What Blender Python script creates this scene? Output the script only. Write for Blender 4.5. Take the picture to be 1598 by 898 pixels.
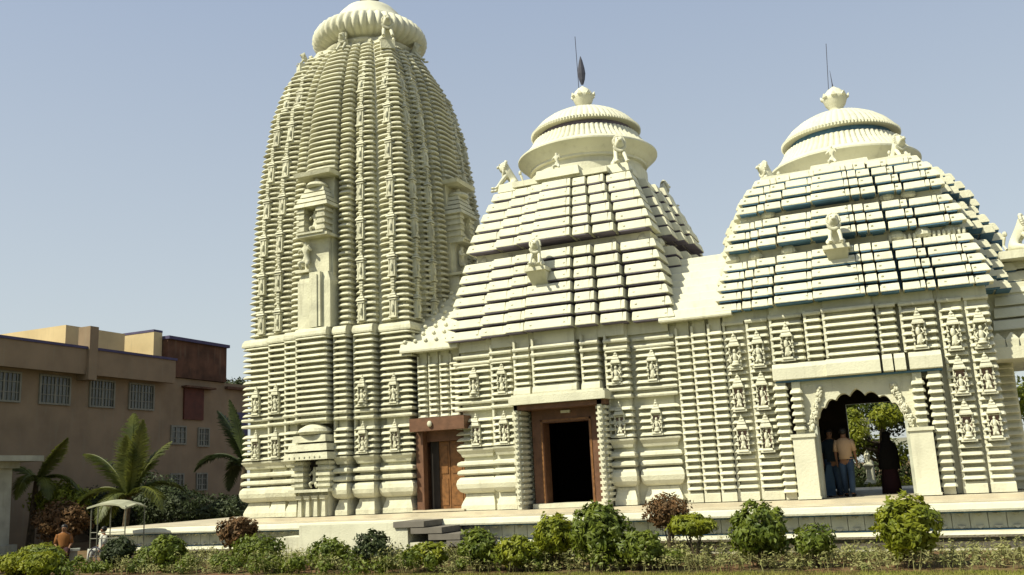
import bpy, math, random
from math import sin, cos, pi, radians, sqrt
from mathutils import Vector, Matrix, noise
random.seed(7)
S = bpy.context.scene
for o in list(bpy.data.objects): bpy.data.objects.remove(o)
COL = S.collection

# ------------------------------------------------------------------ camera
PITCH, ROLL, YAW, EYE, FOC = 0.2025978, -0.0485653, 0.3977379, 0.85, 1440.0
cd = bpy.data.cameras.new("camera"); cam = bpy.data.objects.new("camera", cd); COL.objects.link(cam)
fw = Vector((-sin(YAW)*cos(PITCH), cos(YAW)*cos(PITCH), sin(PITCH)))
rt = Vector((cos(YAW), sin(YAW), 0)); up = rt.cross(fw)
r2 = cos(ROLL)*rt + sin(ROLL)*up; u2 = -sin(ROLL)*rt + cos(ROLL)*up
cam.matrix_world = Matrix(((r2.x, u2.x, -fw.x, 0), (r2.y, u2.y, -fw.y, -24), (r2.z, u2.z, -fw.z, EYE), (0, 0, 0, 1)))
cd.sensor_width = 36; cd.sensor_fit = 'HORIZONTAL'; cd.lens = FOC*36/1598; cd.clip_end = 6000; cd.clip_start = 0.1
S.camera = cam
S.render.resolution_x = 1024; S.render.resolution_y = 575

# ------------------------------------------------------------------ world, sun, exposure
SUN_DIR = Vector((1.0, 1.28, -1.80)).normalized()         # direction the light travels
elev = math.asin(-SUN_DIR.z); az = math.atan2(-SUN_DIR.x, -SUN_DIR.y)   # azimuth from +Y, clockwise
W = bpy.data.worlds.new("World"); S.world = W; W.use_nodes = True
nt = W.node_tree; nt.nodes.clear()
sky = nt.nodes.new('ShaderNodeTexSky'); sky.sky_type = 'NISHITA'; sky.sun_disc = False
sky.sun_elevation = elev; sky.sun_rotation = az; sky.air_density = 1.0; sky.dust_density = 2.6; sky.ozone_density = 2.2
bg = nt.nodes.new('ShaderNodeBackground'); bg.inputs[1].default_value = 0.0735
hs = nt.nodes.new('ShaderNodeMix'); hs.data_type = 'RGBA'; hs.inputs[0].default_value = 0.62   # winter haze whitens the blue
tcw = nt.nodes.new('ShaderNodeTexCoord'); sx = nt.nodes.new('ShaderNodeSeparateXYZ'); nt.links.new(tcw.outputs['Generated'], sx.inputs[0])
mr = nt.nodes.new('ShaderNodeMapRange'); mr.inputs[1].default_value = 0.0; mr.inputs[2].default_value = 0.48; nt.links.new(sx.outputs[2], mr.inputs[0])
hz_ = nt.nodes.new('ShaderNodeMix'); hz_.data_type = 'RGBA'; hz_.inputs[6].default_value = (8.4, 8.9, 8.3, 1); hz_.inputs[7].default_value = (5.0, 5.9, 7.3, 1)
nt.links.new(mr.outputs[0], hz_.inputs[0]); nt.links.new(hz_.outputs[2], hs.inputs[7])
ow = nt.nodes.new('ShaderNodeOutputWorld')
nt.links.new(sky.outputs[0], hs.inputs[6]); nt.links.new(hs.outputs[2], bg.inputs[0]); nt.links.new(bg.outputs[0], ow.inputs[0])
sl = bpy.data.lights.new("sun", 'SUN'); sl.energy = 5.0; sl.angle = radians(0.6); sl.color = (1.0, 0.955, 0.74)
so = bpy.data.objects.new("sun", sl); COL.objects.link(so)
so.rotation_euler = SUN_DIR.to_track_quat('-Z', 'Y').to_euler()
S.view_settings.view_transform = 'Standard'; S.view_settings.look = 'None'
S.view_settings.exposure = 0.52; S.view_settings.gamma = 1.0

# ------------------------------------------------------------------ materials
def mat(name, col, rough=0.7, var=0.12, scale=3.0, streak=0.0, col2=None, bump=0.0, bscale=40.0, spec=0.3, trans=0.0):
    m = bpy.data.materials.new(name); m.use_nodes = True
    n = m.node_tree; b = n.nodes['Principled BSDF']
    b.inputs['Roughness'].default_value = rough; b.inputs['Specular IOR Level'].default_value = spec
    tc = n.nodes.new('ShaderNodeTexCoord'); geo = n.nodes.new('ShaderNodeNewGeometry')
    no = n.nodes.new('ShaderNodeTexNoise'); no.inputs['Scale'].default_value = scale; no.inputs['Detail'].default_value = 5
    n.links.new(geo.outputs['Position'], no.inputs['Vector'])
    mix = n.nodes.new('ShaderNodeMix'); mix.data_type = 'RGBA'
    c2 = col2 if col2 else tuple(c*(1-var*2.2) for c in col)
    mix.inputs[6].default_value = (*c2, 1); mix.inputs[7].default_value = (*col, 1)
    rmp = n.nodes.new('ShaderNodeMapRange'); rmp.inputs[1].default_value = 0.32; rmp.inputs[2].default_value = 0.62
    n.links.new(no.outputs[0], rmp.inputs[0]); n.links.new(rmp.outputs[0], mix.inputs[0])
    last = mix.outputs[2]
    if streak:
        mp = n.nodes.new('ShaderNodeMapping'); mp.inputs['Scale'].default_value = (3.2, 3.2, 0.35)
        n.links.new(geo.outputs['Position'], mp.inputs[0])
        n2 = n.nodes.new('ShaderNodeTexNoise'); n2.inputs['Scale'].default_value = 2.0; n2.inputs['Detail'].default_value = 6
        n.links.new(mp.outputs[0], n2.inputs['Vector'])
        r3 = n.nodes.new('ShaderNodeMapRange'); r3.inputs[1].default_value = 0.56; r3.inputs[2].default_value = 0.8
        r3.inputs[4].default_value = streak
        n.links.new(n2.outputs[0], r3.inputs[0])
        m2 = n.nodes.new('ShaderNodeMix'); m2.data_type = 'RGBA'
        m2.inputs[7].default_value = (0.22, 0.20, 0.14, 1)
        n.links.new(r3.outputs[0], m2.inputs[0]); n.links.new(last, m2.inputs[6]); last = m2.outputs[2]
    n.links.new(last, b.inputs['Base Color'])
    if bump:
        n3 = n.nodes.new('ShaderNodeTexNoise'); n3.inputs['Scale'].default_value = bscale; n3.inputs['Detail'].default_value = 4
        n.links.new(geo.outputs['Position'], n3.inputs['Vector'])
        bp = n.nodes.new('ShaderNodeBump'); bp.inputs['Strength'].default_value = bump; bp.inputs['Distance'].default_value = 0.03
        n.links.new(n3.outputs[0], bp.inputs['Height']); n.links.new(bp.outputs[0], b.inputs['Normal'])
    if trans:
        tr = n.nodes.new('ShaderNodeBsdfTranslucent'); ms = n.nodes.new('ShaderNodeMixShader'); ms.inputs[0].default_value = trans
        n.links.new(last, tr.inputs[0]); n.links.new(b.outputs[0], ms.inputs[1]); n.links.new(tr.outputs[0], ms.inputs[2])
        n.links.new(ms.outputs[0], n.nodes['Material Output'].inputs[0])
    return m
M = dict(
 white=mat('cream_limewash', (0.57, 0.555, 0.43), 0.75, 0.08, 1.6, 0.42, bump=0.35, bscale=22),
 tower=mat('weathered_limewash', (0.55, 0.535, 0.405), 0.8, 0.12, 2.2, 0.55, bump=0.5, bscale=18),
 roof=mat('roof_limewash', (0.58, 0.565, 0.44), 0.7, 0.06, 1.3, 0.34, bump=0.3, bscale=20),
 groove=mat('grey_violet_wash', (0.36, 0.34, 0.36), 0.85, 0.1, 2.0),
 gap_shade=mat('violet_gap_shade', (0.15, 0.13, 0.18), 0.8, 0.12, 3.0),  # colour carries the gap shade of the middle roof and its dome
 blue=mat('blue_paint', (0.08, 0.175, 0.28), 0.7, 0.12, 3.0),
 brown=mat('brown_painted_stone', (0.14, 0.068, 0.038), 0.55, 0.15, 5.0, bump=0.2),
 wood=mat('door_wood', (0.20, 0.09, 0.03), 0.45, 0.2, 9.0, bump=0.2),
 recess=mat('faded_maroon_paint', (0.24, 0.16, 0.13), 0.9, 0.1, 4.0),
 wallin=mat('shade_dark_plaster', (0.10, 0.075, 0.05), 0.9, 0.15, 2.0),  # dark tone puts the passage's shade into the plaster colour
 dark=mat('dark_interior', (0.03, 0.025, 0.022), 0.9),  # near-black stands in for shade in the room and shrine opening
 panel=mat('plinth_grey', (0.42, 0.43, 0.36), 0.8, 0.12, 2.5, 0.3, bump=0.2),
 floor=mat('plinth_marble', (0.52, 0.46, 0.34), 0.45, 0.12, 1.5, bump=0.1),
 step=mat('grey_step', (0.15, 0.135, 0.115), 0.8, 0.1, 4.0),
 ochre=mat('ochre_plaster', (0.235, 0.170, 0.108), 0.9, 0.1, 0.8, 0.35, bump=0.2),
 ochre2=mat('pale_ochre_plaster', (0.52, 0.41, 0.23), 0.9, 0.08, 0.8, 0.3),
 coping=mat('violet_coping', (0.07, 0.06, 0.12), 0.8, 0.1),
 brick=mat('brick_red', (0.11, 0.052, 0.03), 0.9, 0.25, 1.2, 0.3),
 maroon=mat('maroon_shutter', (0.09, 0.025, 0.015), 0.7, 0.15),
 glass=mat('dusty_pane', (0.07, 0.075, 0.06), 0.25, 0.3, 2.0, spec=0.6),
 wframe=mat('grey_window_frame', (0.20, 0.19, 0.15), 0.7, 0.1),
 metal=mat('dark_metal', (0.05, 0.05, 0.07), 0.5, 0.1),
 concrete=mat('pavilion_plaster', (0.36, 0.36, 0.30), 0.85, 0.12, 2.0, 0.4),
 ground=mat('garden_soil', (0.14, 0.075, 0.035), 0.95, 0.2, 1.0, col2=(0.08, 0.07, 0.025), bump=0.6, bscale=12),
 lawn=mat('lawn_green', (0.17, 0.18, 0.03), 0.9, 0.2, 2.0, col2=(0.13, 0.11, 0.03)),
 leaf=mat('leaf_green', (0.13, 0.16, 0.016), 0.5, 0.2, 3.0, col2=(0.06, 0.09, 0.012), trans=0.3),
 leafy=mat('leaf_yellow_green', (0.22, 0.235, 0.013), 0.5, 0.2, 3.0, col2=(0.12, 0.15, 0.015), trans=0.35),
 leafd=mat('leaf_dark', (0.04, 0.055, 0.015), 0.6, 0.2, 2.0, col2=(0.02, 0.03, 0.01), trans=0.2),
 leafr=mat('leaf_russet', (0.13, 0.065, 0.022), 0.7, 0.2, 6.0, col2=(0.08, 0.05, 0.02), trans=0.2),
 leafdry=mat('leaf_dry', (0.25, 0.235, 0.10), 0.8, 0.2, 5.0, col2=(0.16, 0.18, 0.05), trans=0.2),
 palm=mat('palm_frond', (0.115, 0.125, 0.02), 0.5, 0.25, 1.5, col2=(0.05, 0.065, 0.012), trans=0.3),
 bark=mat('bark', (0.10, 0.075, 0.045), 0.95, 0.25, 8.0, bump=0.6),
 skin=mat('skin_brown', (0.20, 0.10, 0.055), 0.6, 0.05),
 hair=mat('hair_black', (0.012, 0.01, 0.01), 0.5, 0.05),
 navy=mat('dark_teal_cloth', (0.015, 0.025, 0.035), 0.9, 0.1),
 tan=mat('tan_pink_cloth', (0.42, 0.28, 0.17), 0.9, 0.1),
 denim=mat('blue_denim', (0.03, 0.055, 0.10), 0.9, 0.1),
 bluecloth=mat('blue_cloth', (0.04, 0.075, 0.115), 0.9, 0.1),
 black=mat('black_cloth', (0.006, 0.005, 0.005), 0.9, 0.05),
 maroonc=mat('maroon_cloth', (0.028, 0.009, 0.012), 0.9, 0.1),
 orange=mat('orange_cloth', (0.20, 0.08, 0.02), 0.9, 0.1),
 greyc=mat('pale_grey_cloth', (0.42, 0.42, 0.38), 0.9, 0.1),
 canopy=mat('canopy_fabric', (0.30, 0.30, 0.21), 0.7, 0.12),
 pole=mat('pole_metal', (0.13, 0.13, 0.10), 0.5, 0.1),
)

# ------------------------------------------------------------------ object helpers
def link(name, me, parent=None, loc=(0, 0, 0), rz=0.0):
    o = bpy.data.objects.new(name, me); COL.objects.link(o)
    o.location = loc; o.rotation_euler = (0, 0, rz)
    if parent: o.parent = parent
    return o
def tag(o, label=None, cat=None, group=None, kind=None):
    if label: o['label'] = label
    if cat: o['category'] = cat
    if group: o['group'] = group
    if kind: o['kind'] = kind
    return o
def thing(name, label, cat, loc=(0, 0, 0), rz=0.0, group=None):
    return tag(link(name, None, None, loc, rz), label, cat, group)
def copy_tree(o, parent=None):
    c = o.copy(); COL.objects.link(c)
    if parent: c.parent = parent
    for ch in list(o.children): copy_tree(ch, c)
    return c

class MB:
    def __init__(s): s.v = []; s.f = []
    def add(s, vs, fs, T=None):
        k = len(s.v)
        s.v += [tuple(T @ Vector(p)) for p in vs] if T else [tuple(p) for p in vs]
        s.f += [tuple(k+i for i in f) for f in fs]
    def loft(s, rings, T=None, cap=True):
        n = len(rings[0]); vs = [p for r in rings for p in r]; fs = []
        for i in range(len(rings)-1):
            for j in range(n):
                a = i*n+j; b = i*n+(j+1) % n
                fs.append((a, b, b+n, a+n))
        if cap: fs.append(tuple(range(n-1, -1, -1))); fs.append(tuple((len(rings)-1)*n+j for j in range(n)))
        s.add(vs, fs, T)
    def box(s, x0, x1, y0, y1, z0, z1, T=None, top=0.0):
        t = top
        s.loft([[(x0, y0, z0), (x1, y0, z0), (x1, y1, z0), (x0, y1, z0)],
                [(x0+t, y0+t, z1), (x1-t, y0+t, z1), (x1-t, y1-t, z1), (x0+t, y1-t, z1)]], T)
    def rmould(s, w, d, prof, sl=0.2, sr=0.2, back=0.0, T=None, cut=.3, bulge=.09):
        # same, with the front rounded in plan
        rings = []; c = w*cut
        for o, z in prof:
            rings.append([(-w/2-o*sl, bulge-o*.6, z), (-w/2+c*.35, bulge*.35-o, z), (-w/2+c, -o, z), (w/2-c, -o, z), (w/2-c*.35, bulge*.35-o, z), (w/2+o*sr, bulge-o*.6, z), (w/2+o*sr, d+o*back, z), (-w/2-o*sl, d+o*back, z)])
        s.loft(rings, T)
    def mould(s, w, d, prof, sl=0.2, sr=0.2, back=0.0, T=None):
        # prof: (outward, z) from bottom to top; front at y=0, body reaches back to y=d
        rings = []
        for o, z in prof:
            rings.append([(-w/2-o*sl, -o, z), (w/2+o*sr, -o, z), (w/2+o*sr, d+o*back, z), (-w/2-o*sl, d+o*back, z)])
        s.loft(rings, T)
    def lathe(s, prof, n=32, T=None, lobes=0, amp=0.0, cap=True):
        rings = []
        for r, z in prof:
            ring = []
            for j in range(n):
                a = 2*pi*j/n
                rr = r*(1+amp*(abs(cos(a*lobes/2))-0.6)) if lobes else r
                ring.append((rr*cos(a), rr*sin(a), z))
            rings.append(ring)
        s.loft(rings, T, cap)
    def tube(s, pts, rad, n=8):
        rings = []
        for i, p in enumerate(pts):
            p = Vector(p); a = Vector(pts[max(i-1, 0)]); b = Vector(pts[min(i+1, len(pts)-1)])
            t = (b-a).normalized(); r = rad[i] if isinstance(rad, (list, tuple)) else rad
            q = t.to_track_quat('Z', 'Y')
            rings.append([tuple(p + q @ Vector((r*cos(2*pi*j/n), r*sin(2*pi*j/n), 0))) for j in range(n)])
        s.loft(rings)
    def ball(s, c, r, n=8, T=None):
        rr = r if isinstance(r, (tuple, list)) else (r, r, r); rings = []
        for i in range(1, n):
            a = -pi/2+pi*i/n
            rings.append([(c[0]+rr[0]*cos(a)*cos(2*pi*j/n), c[1]+rr[1]*cos(a)*sin(2*pi*j/n), c[2]+rr[2]*sin(a)) for j in range(n)])
        s.loft(rings, T)
    def mesh(s, name, m, smooth=False):
        me = bpy.data.meshes.new(name); me.from_pydata(s.v, [], s.f); me.materials.append(m)
        if smooth: me.polygons.foreach_set('use_smooth', [True]*len(me.polygons))
        me.update(); return me
    def build(s, name, m, parent=None, loc=(0, 0, 0), rz=0.0, smooth=False):
        return link(name, s.mesh(name, m, smooth), parent, loc, rz)
CACHE = {}
def mould_mesh(kind, w, d, prof, m, sl=0.2, sr=0.2, back=0.0):
    key = (kind, round(w, 3), round(d, 3), m.name, sl, sr, back, tuple(prof))
    if key not in CACHE:
        b = MB()
        if kind == 'rib': b.rmould(w, d, prof, sl, sr, back)
        elif kind == 'slat': b.rmould(w, d, prof, sl, sr, back, None, .12, .04)
        else: b.mould(w, d, prof, sl, sr, back)
        CACHE[key] = b.mesh(kind, m)
    return CACHE[key]

# profiles (outward, height)
P_SLAT = [(-.16, 0), (.09, .0), (.10, .016), (.055, .066), (.0, .100), (-.16, .104)]
P_FOOT = [(.05, 0), (.05, .13), (.01, .24), (-.045, .35), (-.07, .44)]
HEAVY = ('footing', 'pot_moulding', 'band', 'cavetto')
P_KUMBHA = [(-.04, 0), (.06, .05), (.12, .14), (.145, .26), (.12, .37), (.06, .44), (-.04, .47)]
P_BAND = [(-.14, 0), (.085, .01), (.115, .05), (.10, .12), (.02, .160), (-.14, .162)]
P_CAVETTO = [(-.03, 0), (.0, .02), (.03, .10), (.10, .19), (.11, .23), (-.03, .25)]
P_THIN = [(-.14, 0), (.075, .01), (.09, .05), (.075, .09), (-.02, .112), (-.14, .114)]
P_CAP = [(-.03, 0), (.09, .01), (.10, .06), (.08, .16), (.03, .25), (-.03, .27)]
P_RIB = [(-.17, 0), (.05, .002), (.07, .022), (.045, .066), (-.015, .100), (-.17, .104)]
P_SLAB = [(-.34, 0), (.085, .0), (.09, .02), (.02, .228), (-.02, .254), (-.34, .256)]
P_SLAB2 = [(-.32, 0), (.085, .0), (.09, .02), (.015, .178), (-.03, .202), (-.32, .204)]

# ------------------------------------------------------------------ niche (little shrine with a figure)
def niche_meshes(m):
    roof = MB()
    roof.box(-.17, .17, -.17, 0.02, .60, .64); roof.box(-.15, .15, -.15, 0.02, .64, .70, top=.02)
    roof.box(-.12, .12, -.12, 0.02, .72, .78, top=.02); roof.box(-.085, .085, -.09, 0.02, .79, .84, top=.015)
    roof.lathe([(.05, .84), (.065, .87), (.02, .91), (.032, .93), (.004, .99)], 8, Matrix.Translation((0, -.04, 0)))
    fr = MB()
    fr.box(-.20, .20, -.13, .02, .0, .05); fr.box(-.15, .15, -.16, .02, .05, .10, top=.02)
    fr.box(-.165, -.135, -.10, .02, .10, .60); fr.box(.135, .165, -.10, .02, .10, .60)
    for z in (.2, .32, .44): fr.box(-.185, -.115, -.13, .0, z, z+.03); fr.box(.115, .185, -.13, .0, z, z+.03)
    fig = MB()
    fig.ball((0, -.075, .22), (.075, .05, .12)); fig.ball((0, -.08, .38), (.06, .045, .10)); fig.ball((0, -.085, .50), (.035, .035, .045))
    fig.tube([(-.05, -.08, .44), (-.10, -.10, .36), (-.06, -.13, .30)], .018, 6); fig.tube([(.05, -.08, .44), (.10, -.09, .34), (.09, -.08, .24)], .018, 6)
    fig.tube([(-.03, -.1, .18), (-.06, -.14, .12)], .03, 6); fig.tube([(.03, -.1, .18), (.07, -.13, .12)], .03, 6)
    figs = [fig]
    f2 = MB(); f2.ball((.01, -.075, .22), (.07, .05, .13)); f2.ball((-.02, -.08, .39), (.055, .045, .10)); f2.ball((.01, -.085, .52), (.035, .035, .045)); f2.lathe([(.04, .55), (.02, .62)], 6, Matrix.Translation((.01, -.08, 0)))
    f2.tube([(-.06, -.08, .45), (-.11, -.09, .52), (-.05, -.10, .58)], .017, 6); f2.tube([(.05, -.08, .45), (.10, -.10, .36), (.04, -.13, .33)], .018, 6)
    f2.tube([(-.03, -.08, .2), (-.05, -.09, .11)], .03, 6); f2.tube([(.03, -.09, .2), (.09, -.12, .19), (.04, -.12, .12)], .028, 6); figs.append(f2)
    f3 = MB(); f3.ball((0, -.08, .17), (.10, .06, .06)); f3.ball((0, -.08, .30), (.06, .045, .11)); f3.ball((0, -.09, .44), (.04, .04, .05))
    for q in (-1, 1): f3.tube([(q*.05, -.08, .37), (q*.11, -.10, .28), (q*.08, -.13, .20)], .02, 6); f3.tube([(q*.06, -.10, .37), (q*.12, -.10, .43), (q*.11, -.11, .52)], .014, 6)
    f3.lathe([(.11, .10), (.12, .13), (.08, .15)], 10, Matrix.Translation((0, -.08, 0))); figs.append(f3)
    bk = MB(); bk.box(-.125, .125, .0, .03, .1, .6)
    return roof.mesh('niche_roof', m), fr.mesh('niche', m), [q.mesh('figure', m, True) for q in figs], bk.mesh('niche_recess', m)
NM = {k: niche_meshes(M[k]) for k in ('tower', 'white')}
_rb = MB(); _rb.box(-.122, .122, -.02, .03, .1, .6); DARKREC = _rb.mesh('niche_recess', M['recess'])
NI = [0]
def niche(parent, loc, rz, key, sc=1.0, empty=False):
    NI[0] += 1; fg = NM[key][2][(NI[0]*7//3) % 3]
    a = link('niche', NM[key][1], parent, loc, rz); a.scale = (sc*.84, sc*.9, sc)
    link('niche_roof', NM[key][0], a)
    if empty: link('figure', fg, a); link('niche_recess', DARKREC, a)
    else: q = link('figure', fg, a); q.scale = (1.2, 1.2, 1.08)
    return a

# ------------------------------------------------------------------ seated lion
def skin_mesh(name, verts, edges, rad, m, sub=2, root=0):
    me = bpy.data.meshes.new(name+'_src'); me.from_pydata(verts, edges, []); 
    o = bpy.data.objects.new(name+'_src', me); COL.objects.link(o)
    md = o.modifiers.new('skin', 'SKIN'); md.use_smooth_shade = True
    for i, sv in enumerate(me.skin_vertices[0].data):
        r = rad[i]; sv.radius = (r, r) if not isinstance(r, tuple) else r; sv.use_root = (i == root)
    s = o.modifiers.new('sub', 'SUBSURF'); s.levels = s.render_levels = sub
    dg = bpy.context.evaluated_depsgraph_get(); dg.update()
    r = bpy.data.meshes.new_from_object(o.evaluated_get(dg)); r.name = name
    r.materials.clear(); r.materials.append(m)
    r.polygons.foreach_set('use_smooth', [True]*len(r.polygons))
    bpy.data.objects.remove(o); return r
def lion_mesh(m):
    # facing -Y, base at z=0, height 1
    v = [(0, .16, .18), (0, .10, .36), (0, -.02, .54), (0, -.10, .68), (0, -.18, .82), (0, -.34, .78),
         (-.12, -.10, .50), (-.15, -.28, .26), (-.16, -.44, .04), (-.16, -.52, .03),
         (.12, -.10, .50), (.15, -.28, .26), (.16, -.44, .04), (.16, -.52, .03),
         (-.17, .14, .16), (-.22, -.08, .12), (-.22, -.22, .03), (.17, .14, .16), (.22, -.08, .12), (.22, -.22, .03),
         (0, .34, .10), (.05, .44, .28), (.02, .38, .52), (-.10, -.12, .95), (.10, -.12, .95)]
    e = [(0, 1), (1, 2), (2, 3), (3, 4), (4, 5), (2, 6), (6, 7), (7, 8), (8, 9), (2, 10), (10, 11), (11, 12), (12, 13),
         (0, 14), (14, 15), (15, 16), (0, 17), (17, 18), (18, 19), (0, 20), (20, 21), (21, 22), (4, 23), (4, 24)]
    r = [.16, .15, .17, .17, .17, .085, .075, .06, .05, .045, .075, .06, .05, .045, .12, .075, .05, .12, .075, .05, .04, .03, .05, .04, .04]
    return skin_mesh('lion_statue', v, e, r, m)
LION = {k: lion_mesh(M[k]) for k in ('tower', 'roof')}
def mane_mesh(m):
    b = MB(); rr = random.Random(4)
    for k in range(22):
        a = 2*pi*k/22; q = .17+.03*rr.random()
        b.ball((q*cos(a), -.14+.05*sin(a), .80+q*sin(a)*1.05), (.045, .06, .045), 5)
    for k in range(14):
        a = -pi*(.15+.7*k/13); b.ball((.20*cos(a), -.20, .70+.20*sin(a)), (.04, .04, .06), 5)
    b.ball((0, -.36, .79), (.075, .05, .05), 7)
    for q in (-1, 1): b.ball((q*.065, -.315, .87), (.025, .02, .025), 5); b.ball((q*.16, -.56, .03), (.07, .08, .04), 6)
    b.ball((.02, .36, .58), (.07, .06, .08), 6)
    return b.mesh('mane_curls', m)
MANE = {k: mane_mesh(M[k]) for k in ('tower', 'roof')}
def lion(parent, loc, rz, sc, key):
    f = link('lion_statue', LION[key], parent, loc, rz); f.scale = (sc, sc, sc); tag(link('mane_curls', MANE[key], f), kind='stuff'); return f
def figure_mesh(m):
    v = [(0, 0, .30), (0, .01, .48), (0, 0, .68), (0, -.01, .80), (0, -.03, .92), (-.13, 0, .70), (-.22, -.08, .55), (-.10, -.18, .62),
         (.13, 0, .70), (.24, -.06, .60), (.16, -.14, .78), (-.08, -.02, .26), (-.14, -.2, .22), (-.12, -.08, .02), (.08, -.02, .26), (.14, -.16, .16), (.10, -.02, .02)]
    e = [(0, 1), (1, 2), (2, 3), (3, 4), (2, 5), (5, 6), (6, 7), (2, 8), (8, 9), (9, 10), (0, 11), (11, 12), (12, 13), (0, 14), (14, 15), (15, 16)]
    r = [.11, .09, .11, .05, .085, .05, .04, .035, .05, .04, .035, .08, .06, .045, .08, .06, .045]
    return skin_mesh('attendant_statue', v, e, r, m)
FIG = {k: figure_mesh(M[k]) for k in ('tower', 'roof')}

def face_T(face, H):
    th = {'front': 0, 'right': pi/2, 'back': pi, 'left': -pi/2}[face]
    return th, Matrix.Rotation(th, 4, 'Z') @ Matrix.Translation((0, -H, 0))
PRND = random.Random(99)
def place(parent, name, me, face, H, u, p, z):
    u += PRND.uniform(-.004, .004); p += PRND.uniform(-.010, .010); z += PRND.uniform(-.005, .005)
    th, T = face_T(face, H)
    return link(name, me, parent, T @ Vector((u, -p, z)), th)

# ================================================================== SANCTUM TOWER
TX, TY, TH = -16.53, 3.03, 3.03
tower = thing('temple_tower', 'tallest tower, curved ribbed cream spire with lobed crown, at left of the temple', 'temple tower', (TX, TY, 0))
FAC = [(-3.03, -2.02, 0.0, 'k'), (-1.92, -1.24, .24, 'a'), (-1.13, -.67, .46, 'p'), (-.56, .56, .68, 'r'), (.67, 1.13, .46, 'p'), (1.24, 1.92, .24, 'a'), (2.02, 3.03, 0.0, 'k')]
def wall_levels(kind, top, tall):
    L = [('footing', P_FOOT, 0.0), ('pot_moulding', P_KUMBHA, .46), ('band', P_BAND, .96), ('band', P_BAND, 1.20), ('cavetto', P_CAVETTO, 1.46)]
    z = 1.74
    while z < 2.62: L.append(('slat', P_SLAT, z)); z += .176
    L += [('band', P_THIN, 2.76), ('band', P_THIN, 2.95)]
    z = 3.12
    while z < 4.02: L.append(('slat', P_SLAT, z)); z += .176
    if tall:
        while z < top-.35: L.append(('slat', P_SLAT, z)); z += .182
        L.append(('cap', P_CAP, top-.27))
    else:
        L += [('band', P_THIN, 4.06), ('band', P_THIN, 4.26)]
    return L
def corner_args(face, u0, u1, W, d0):
    """front corner blocks wrap the corner; side faces skip them"""
    return None
core = MB()
TOPW = 5.62
core.box(-2.8, 2.8, -2.8, 2.8, 0, TOPW)
stuff_side = MB()
for face in ('front', 'right', 'left', 'back'):
    for i, (u0, u1, p, k) in enumerate(FAC):
        W = 1.0
        if face in ('right', 'left') and k == 'k': continue      # corner blocks come with front and back
        w = u1-u0; uc = (u0+u1)/2
        th, T = face_T(face, TH)
        # pier body behind the mouldings
        if k == 'k': core.box(u0+.12, u1-.12, .11, .92, 0, TOPW, T)
        else: core.box(u0+.09, u1-.09, -p+.11, .4, 2.7 if (k == 'r' and face == 'front') else 0, TOPW, T)
        d = .3+p if k != 'k' else 1.06
        sl = 1.0 if (k == 'k' and u0 < 0) else .2
        sr = 1.0 if (k == 'k' and u0 > 0) else .2
        bkf = 0.2 if k == 'k' else 0.0
        for nm, prof, z in wall_levels(k, TOPW, True):
            if k == 'r' and face == 'front' and z < 2.7: continue
            zz = z + .002*(i % 2)
            if face in ('front', 'right'):
                hv = nm in HEAVY and z < 1.8
                place(tower, nm, mould_mesh(nm, w-(.10 if hv else 0), d, prof, M['tower'], max(sl, .6) if hv else sl, max(sr, .6) if hv else sr, bkf), face, TH, uc, p, zz)
            else:
                stuff_side.mould(w, d, prof, sl, sr, bkf, T @ Matrix.Translation((uc, -p, zz)))
        if k != 'k': core.box(u0-.005, u0+.05, -p-.035, .3, 1.75 if k != 'r' else 2.75, TOPW-.3, T)
        if face == 'front' and k in 'ka':
            for z in (1.74, 3.12): niche(tower, T @ Vector((uc, -p-.06, z)), th, 'tower', .98, z < 2)
            
core.build('core_wall', M['tower'], tower)
stuff_side.build('rear_mouldings', M['tower'], tower)
# curved spire
HZ = [(5.6, 2.95), (8.5, 2.91), (10.8, 2.78), (12.9, 2.55), (14.0, 2.34), (14.8, 2.08), (15.4, 1.82), (15.85, 1.52), (16.1, 1.30)]
def hz(z, tab=HZ):
    if z <= tab[0][0]: return tab[0][1]
    for (a, b), (c, d) in zip(tab, tab[1:]):
        if z <= c:
            t = (z-a)/(c-a); return b+(d-b)*t
    return tab[-1][1]
def hs_(z): return (hz(z-.5)+hz(z)+hz(z+.5)+hz(z-.25)+hz(z+.25))/5 if z > 6.2 else hz(z)
SF = [(-3.0, -2.08, 0.0, 'k'), (-1.95, -1.27, .17, 'a'), (-1.13, -.70, .33, 'p'), (-.58, .58, .50, 'r'), (.70, 1.13, .33, 'p'), (1.27, 1.95, .17, 'a'), (2.08, 3.0, 0.0, 'k')]
score = MB(); zs = [5.6+i*.35 for i in range(32)]; zs = [z for z in zs if z < 16.0]+[16.05]
for face in ('front', 'right', 'left', 'back'):
    for (u0, u1, p, k) in SF:
        rings = []
        for z in zs:
            h = hs_(z); s = h/3.03; T = face_T(face, h)[1]
            g = .09 if k == 'k' else .04
            rings.append([tuple(T @ Vector(q)) for q in ((u0*s+g*s, -p*s+.13, z), (u1*s-g*s, -p*s+.13, z), (u1*s-g*s, h*.6, z), (u0*s+g*s, h*.6, z))])
        score.loft(rings)
rings = []
for z in zs:
    h = hs_(z)-.24; rings.append([(-h, -h, z), (h, -h, z), (h, h, z), (-h, h, z)])
score.loft(rings)
score.build('spire_core', M['tower'], tower)
PITCHR = .184; nrow = int((15.95-5.7)/PITCHR)
ribn = 0; ribstuff = MB(); sides = MB(); orn = 0
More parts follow.
